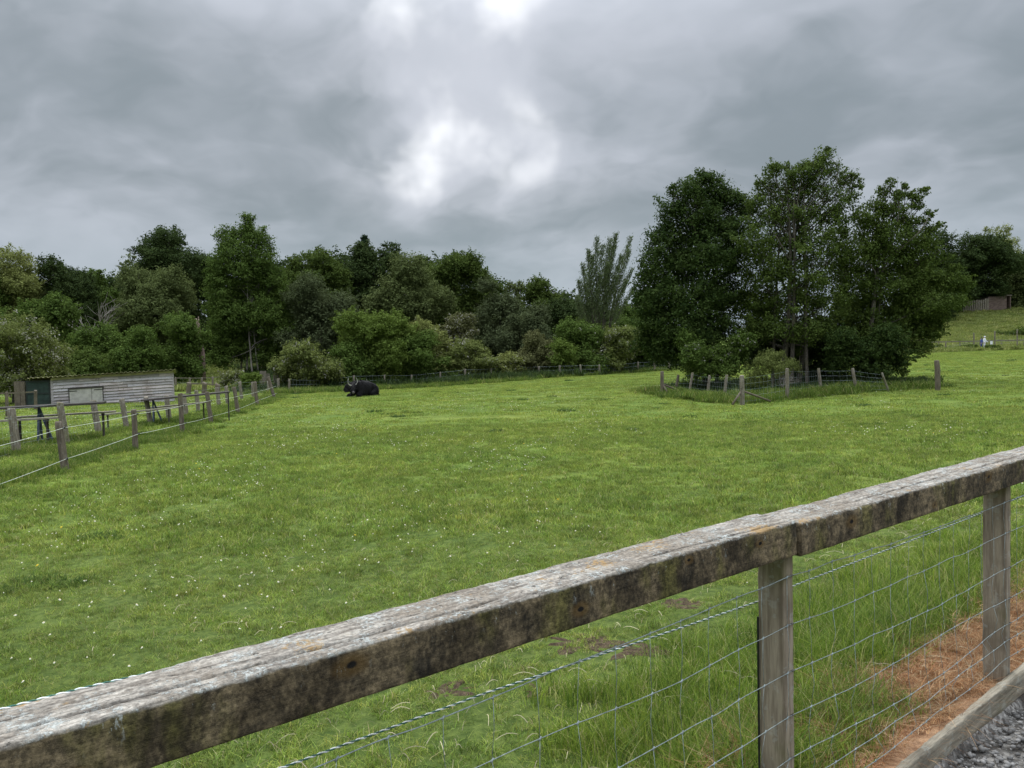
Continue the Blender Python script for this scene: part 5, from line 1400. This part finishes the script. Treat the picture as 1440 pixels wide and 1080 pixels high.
rowsB = [(1185, 480, 20, 18), (1215, 495, 26, 20), (1250, 490, 24, 20), (1180, 510, 18, 16), (1225, 520, 26, 14), (1262, 512, 14, 14), (1245, 470, 18, 14)]
hero('holly_bush', 'round dark glossy bush low at the right foot of the clump', rowsB, 40.5, 'holly', .11, 1.7, .16, [(1225, 545, 40.5, .07)], 404)['category'] = 'bush'
rowsC = [(965, 480, 14, 12), (975, 500, 18, 16), (1000, 505, 20, 18), (1030, 500, 20, 18), (1045, 480, 18, 14), (985, 525, 20, 10), (1020, 522, 18, 10)]
hero('elder_bush', 'bush with pale buds at the left foot of the clump', rowsC, 41, 'green', .11, 1.5, .16, [(995, 548, 41, .06)], 405, blossom=.02)['category'] = 'bush'
rowsD = [(1075, 510, 16, 10), (1090, 520, 18, 12), (1060, 525, 14, 10), (1110, 515, 14, 10), (1085, 500, 14, 8), (1065, 538, 16, 6)]
hero('thorn_bush', 'scrubby pale twiggy bush behind the braced post of the clump', rowsD, 38, 'haw', .07, .8, .13, [(1088, 545, 38, .04)], 406, bark=BARKP)['category'] = 'bush'
bare('dead branching scrub rising from the pale twiggy bush of the clump', 1100, 554, 492, 38.5, .75, BARKP, 31, name='dead_shrub', rr=.035, tw=.006, maxl=3)
rowsE = [(1275, 512, 6, 4), (1283, 505, 5, 3), (1292, 500, 4, 3), (1270, 525, 6, 5)]
hero('sapling', 'thin sapling leaning out right of the round dark bush', rowsE, 40, 'oak', .1, .8, .08, [(1270, 540, 40, .025)], 407)
# right background
bt(1328, 327, 450, 34, 150, 'dark', 'dark round tree on the hill just right of the clump', leaf=.34)
bt(1384, 332, 442, 47, 152, 'dark', 'dark domed oak on the hill above the grey board fence', name='oak_tree', leaf=.34, n=18, k=.38)
bt(1446, 366, 446, 34, 158, 'olive', 'light green tree at the right edge behind the hut')
bt(1350, 360, 440, 40, 156, 'dark', 'dark tree behind the gap between hill trees', leaf=.38)
t_ = bt(1410, 317, 385, 30, 172, 'pale', 'thin pale yellowish treetop above the dark domed oak', leaf=.34, cov=.4, k=.3, n=20)
for (cx, top, bot, hw, d, lab) in [(1366, 485, 493, 14, 106, 'low dark bush at the foot of the slope left of the people'), (1398, 466, 486, 20, 124, 'dark bush behind the people at the foot of the slope'), (1440, 462, 484, 22, 122, 'dark bush at the right edge below the slope'), (1396, 486, 493, 10, 105, 'low dark bush right of the people'), (1300, 480, 495, 22, 108, 'bush half hidden by the leaning tree on the field edge')]:
    bt(cx, top, bot, hw, d, 'oak', lab, name='bush', cat='bush', leaf=.26, trr=.06)
bt(1405, 398, 446, 34, 164, 'dark', 'dark shrubbery filling the ground behind the brown hut', name='bush', cat='bush', leaf=.34)
bt(1300, 372, 470, 40, 142, 'dark', 'dark tree hidden behind the right side of the clump', leaf=.36)
# hill fences and hut
def hill():
    t = empty('board_fence', cast(1385, 434), 'grey upright board fence on the hill left of the brown hut', 'fence')
    for i in range(12):
        px_ = 1354 + i * 3.1; d = 148; a = P(px_, 436 - (px_ - 1354) * .16, d); zt = P(px_, 424 - (px_ - 1354) * .12, d)[2]
        mb = MB(); mb.box(a[0], a[0] + .28, d - .04, d + .04, min(a[2], G(a[0], d)) - .2, zt + random.uniform(-.15, .1)); mb.build('board', POST_L, t)
    d = 148.3; mb = MB(); mb.bar(P(1354, 428, d), P(1392, 422, d), .08, .15); mb.build('rail', POST_D, t)
    d = 149; a = P(1390, 433, d); b = P(1414, 433, d); z0 = G((a[0] + b[0]) / 2, d) - .4; zt = P(1400, 417, d)[2]; zb = P(1400, 432, d)[2]
    t = empty('hut', (a[0], d, zb), 'low brown brick hut with a doorway on top of the hill', 'hut')
    m, T, out = mat('brown_brick'); tc = T.n('ShaderNodeTexCoord').outputs['Object']
    br_ = T.n('ShaderNodeTexBrick', Vector=T.map(tc, (1, 1, 1), (0, 0, 0), (PI / 2, 0, 0)), Scale=1.6, Color1=(.13, .085, .065, 1), Color2=(.2, .14, .11, 1), Mortar=(.1, .09, .08, 1)); principled(T, out, br_.outputs[0], .9)
    mb = MB(); mb.box(a[0], b[0], d, d + 2.4, min(z0, zb - .3), zt); mb.build('wall', m, t)
    c = P(1421.5, 433, d); mb = MB(); mb.box(b[0] + .02, b[0] + .2, d, d + 2.2, zb - .8, zt + .1); mb.box(c[0] - .15, c[0], d, d + 2.2, zb - .8, zt + .1); mb.box(b[0] + .2, c[0] - .15, d + 2.0, d + 2.2, zb - .8, zt + .1); mb.build('porch', m, t)
    mb = MB(); mb.box(b[0] - .05, c[0] + .1, d - .15, d + 2.4, zt + .1, zt + .25); mb.build('roof', POST_L, t)
    mb = MB(); mb.box(b[0] + .25, c[0] - .2, d + 1.2, d + 1.3, zb - .6, zt); mb.build('door', plain('dark_brown_door', (.07, .035, .025)), t)
hill()
simple_fence([(1292, 494, 1292, 481, 107), (1330, 493, 1330, 480.5, 107), (1369.5, 492, 1369.5, 468, 107), (1399, 491, 1399, 465.5, 107), (1430.5, 490.5, 1430.5, 463, 107), (1470, 490, 1470, 463, 107)],
             'pale fence with tall posts at the far right edge of the field', POST_L, 1.9, (), (.5, .4, .3, .15))
t_ = empty('handrail', P(1400, 490, 108), 'long pale horizontal rail running behind the two people at the far right', 'rail')
mb = MB(); mb.bar(P(1288, 481.5, 108), P(1475, 477.5, 108), .1, .14); mb.build('rail', POST_L, t_)
mb = MB()
for px_ in (1290, 1320, 1350, 1378, 1408, 1440, 1470):
    q = P(px_, 481, 108); mb.bar((q[0], q[1], q[2]), (q[0], q[1], G(q[0], q[1]) - .1), .1, .1)
mb.build('post', POST_L, t_)
# small pale notice board
q = P(1394.2, 482, 106.5); t_ = empty('notice', (q[0], q[1], G(q[0], q[1])), 'small blank white board beside the people at the field edge', 'sign')
MB().box(q[0] - .16, q[0] + .16, q[1] - .02, q[1] + .02, q[2] - .22, q[2] + .22).build('panel', plain('white_board', (.75, .76, .76), .6, 0, .05), t_)
MB().box(q[0] - .03, q[0] + .03, q[1] + .022, q[1] + .08, G(q[0], q[1]) - .1, q[2] + .1).build('post', POST_L, t_)

# ------------------------------------------------------------ living things
def skinmesh(V, E, R, lv=1):
    me = bpy.data.meshes.new('tmp'); me.from_pydata([tuple(v) for v in V], E, [])
    o = bpy.data.objects.new('tmp', me); C.objects.link(o)
    md = o.modifiers.new('s', 'SKIN'); md.use_smooth_shade = True
    for i, rr in enumerate(R):
        sv = me.skin_vertices[0].data[i]; sv.radius = (rr, rr) if not isinstance(rr, tuple) else rr
    me.skin_vertices[0].data[0].use_root = True
    ss = o.modifiers.new('u', 'SUBSURF'); ss.levels = lv; ss.render_levels = lv
    dg = bpy.context.evaluated_depsgraph_get(); dg.update()
    r = bpy.data.meshes.new_from_object(o.evaluated_get(dg))
    bpy.data.objects.remove(o)
    return r
def m_hair():
    m, T, out = mat('black_shaggy_hair'); tc = T.n('ShaderNodeTexCoord').outputs['Object']
    n = T.noise(T.map(tc, (9, 9, 2)), 4, 5, .7); principled(T, out, T.mix(n, (.003, .003, .003), (.012, .01, .01)), .8, n, .05, .9, .2); return m
HAIR = m_hair(); HORN = plain('pale_horn', (.36, .34, .29), .45, 0, .2, 8)
def shag(base_me, n, length, r, flip=1):
    """locks of hair hanging from a body mesh, one mesh"""
    V = np.zeros(len(base_me.vertices) * 3, np.float32); base_me.vertices.foreach_get('co', V); V = V.reshape(-1, 3)
    Nn = np.zeros(len(base_me.vertices) * 3, np.float32); base_me.vertices.foreach_get('normal', Nn); Nn = Nn.reshape(-1, 3)
    k = r.integers(0, len(V), n); p = V[k]; nn = Nn[k]
    d = nn * .35 + np.array([0, 0, -.9]) + r.normal(0, .2, (n, 3)); d /= np.linalg.norm(d, axis=1)[:, None]
    w = np.cross(d, nn); w /= np.linalg.norm(w, axis=1)[:, None] + 1e-6; L = length * r.uniform(.5, 1.2, (n, 1))
    p = p + r.normal(0, .015, (n, 3))
    Vq = np.stack([p - w * .018, p + w * .018, p + d * L + nn * .03 + w * .004, p + d * L + nn * .03 - w * .004], 1).reshape(-1, 3)
    Vq[:, 2] = np.maximum(Vq[:, 2], .01)
    return Vq, np.arange(4 * n).reshape(-1, 4)
def cow(bx, by, sc_, rot, label, seed, head=True):
    b = cast(bx, by); t = empty('cow', (b[0], b[1], b[2]), label, 'cow', 'black cattle lying by the far hedge')
    r = np.random.default_rng(seed)
    # local: x along the body from rump(+) to head(-), z up, y- towards the camera
    V = [(.0, 0, .48), (.45, 0, .45), (.82, 0, .40), (1.05, 0, .33), (-.4, 0, .6), (-.7, -.03, .6), (-.92, -.12, .58), (-1.08, -.3, .56), (-1.14, -.5, .42), (-1.17, -.62, .28),
         # near hind leg folded
         (.7, -.38, .22), (.25, -.5, .14), (.6, -.55, .06), (.38, -.62, .05),
         # near foreleg folded under, far foreleg forward
         (-.45, -.32, .2), (-.8, -.42, .1), (-.45, -.5, .06), (-.95, .22, .12), (-1.3, .18, .07),
         (.7, .36, .22), (.3, .48, .12)]
    E = [(0, 1), (1, 2), (2, 3), (0, 4), (4, 5), (5, 6), (6, 7), (7, 8), (8, 9), (2, 10), (10, 11), (11, 12), (12, 13), (4, 14), (14, 15), (15, 16), (4, 17), (17, 18), (2, 19), (19, 20)]
    R = [(.44, .44), (.42, .42), (.36, .36), (.2, .24), (.42, .46), (.34, .38), (.24, .27), (.19, .2), (.16, .15), (.11, .1), .26, .14, .09, .06, .2, .12, .08, .13, .07, .24, .13]
    me = skinmesh(V, E, R, 2)
    co_ = np.zeros(len(me.vertices) * 3, np.float32); me.vertices.foreach_get('co', co_); co_ = co_.reshape(-1, 3)
    co_ += (.02 * fbm(co_[:, 0] * 5, co_[:, 1] * 5, co_[:, 2] * 5, 3, seed))[:, None]
    co_[:, 2] = np.maximum(co_[:, 2], -.04 + .0 * co_[:, 2]); me.vertices.foreach_set('co', co_.ravel()); me.update()
    hv, hq = shag(me, 2600, .14, r)
    def put(name, me_, m, par=t):
        o = bpy.data.objects.new(name, me_); C.objects.link(o); me_.materials.append(m); o.parent = par; me_.polygons.foreach_set('use_smooth', [True] * len(me_.polygons)); return o
    put('body', me, HAIR)
    put('coat', npmesh('coat', hv, hq), HAIR)
    for s in (-1, 1):      # horns sweep out and up from the poll
        c = np.array((-1.1, -.34, .68)); side = np.array((-.75, .55, 0)) * -s if False else np.array((s * .95, .28 * s, 0))
        mb = MB(); pts = [c + side * .1, c + side * .26 + np.array([0, -.02, .02]), c + side * .4 + np.array([0, -.05, .1]), c + side * .45 + np.array([0, -.07, .24]), c + side * .4 + np.array([0, -.06, .38]), c + side * .36 + np.array([0, -.03, .46])]
        mb.tube(pts, [.036, .032, .027, .021, .013, .003], 10); o = put('horn', mb.mesh('horn'), HORN)
        mb = MB(); e0 = c + side * .12 + np.array([0, 0, -.08]); mb.tube([e0, e0 + side * .12 + np.array([0, 0, -.04]), e0 + side * .24 + np.array([0, 0, -.1])], [.03, .06, .01], 8); put('ear', mb.mesh('ear'), HAIR)
    mb = MB(); q = np.array(V[9]); mb.tube([q + np.array([.0, .03, .04]), q + np.array([-.01, -.04, -.02]), q + np.array([-.02, -.09, -.05])], [.09, .1, .06], 10); put('muzzle', mb.mesh('muzzle'), plain('grey_muzzle', (.1, .085, .08), .5))
    for s in (-1, 1):
        mb = MB(); q = np.array(V[8]) + np.array((s * .13, -.06, .1)); mb.tube([q, q + np.array((s * .015, -.015, 0))], [.022, .012], 8); put('eye', mb.mesh('eye'), BLACKP)
    t.scale = (sc_, sc_, sc_ * 1.22); t.rotation_euler = (0, 0, rot)
    return t
cow(513, 557, .78, .62, 'larger black horned cow lying in front, head low and to the left', 3)
cow(497, 552, .66, 2.5, 'black cow lying mostly hidden behind the larger one, its rump showing on the left', 5)

def person(px, py, d, top_py, mats, label, arm=.25):
    z = P(px, py, d); base = np.array([z[0], d, G(z[0], d)]); t = empty('person', base, label, 'person')
    Hh = P(px, top_py, d)[2] - base[2]; k = Hh / 1.72
    V = [(0, 0, .95), (0, 0, 1.12), (0, 0, 1.35), (0, 0, 1.48), (0, -.01, 1.56), (0, -.02, 1.64),
         (-.1, 0, .9), (-.11, -.02, .5), (-.11, .0, .08), (-.11, -.14, .04), (.1, 0, .9), (.12, .05, .5), (.12, .1, .08), (.12, -.04, .04),
         (-.19, 0, 1.4), (-.25, -.02, 1.14), (-.23, -.14, .9), (-.22, -.18, .82), (.19, 0, 1.4), (.26, -.03, 1.14), (.22, -arm, 1.0), (.2, -arm - .07, .96)]
    E = [(0, 1), (1, 2), (2, 3), (3, 4), (4, 5), (0, 6), (6, 7), (7, 8), (8, 9), (0, 10), (10, 11), (11, 12), (12, 13), (2, 14), (14, 15), (15, 16), (16, 17), (2, 18), (18, 19), (19, 20), (20, 21)]
    R = [(.15, .12), (.14, .11), (.17, .12), .06, .08, .085, .1, .07, .05, .045, .1, .07, .05, .045, .07, .05, .04, .035, .07, .05, .04, .035]
    me = skinmesh(np.array(V) * k, E, [tuple(np.array(q) * k) if isinstance(q, tuple) else q * k for q in R], 2)
    for m in mats[:3]: me.materials.append(m)
    for pl in me.polygons:
        zc = pl.center.z / k; xr = abs(pl.center.x) / k
        pl.material_index = 0 if zc > 1.5 or (xr > .17 and zc < .96 and zc > .75) else (1 if zc > .93 else 2)
        pl.use_smooth = True
    o = bpy.data.objects.new('body', me); C.objects.link(o); o.parent = t
    mb = MB(); mb.tube([(0, -.01, 1.64 * k), (0, -.01, 1.7 * k), (0, 0, 1.75 * k), (0, 0, 1.77 * k)], [.105 * k, .1 * k, .07 * k, .01 * k], 12)
    mb.tube([(0, -.09 * k, 1.67 * k), (0, -.17 * k, 1.66 * k)], [.05 * k, .03 * k], 8)
    o = bpy.data.objects.new('cap', mb.mesh('cap')); C.objects.link(o); o.data.materials.append(mats[3]); o.parent = t
    t.rotation_euler = (0, 0, .5)
SKIN = plain('skin', (.5, .33, .25), .6, 0, .05)
WHITEC = plain('white_cloth', (.75, .75, .76), .8, 0, .05); BLUEC = plain('blue_cloth', (.03, .06, .28), .8, 0, .15); DARKC = plain('dark_cloth', (.03, .035, .06), .8)
person(1384.5, 489, 106, 473, [SKIN, WHITEC, WHITEC, WHITEC], 'person in white clothes and a pale cap standing at the far field edge')
person(1380.2, 488, 107.2, 475, [SKIN, BLUEC, BLUEC, DARKC], 'person in blue clothes standing close beside the one in white')
bpy.context.view_layer.update()
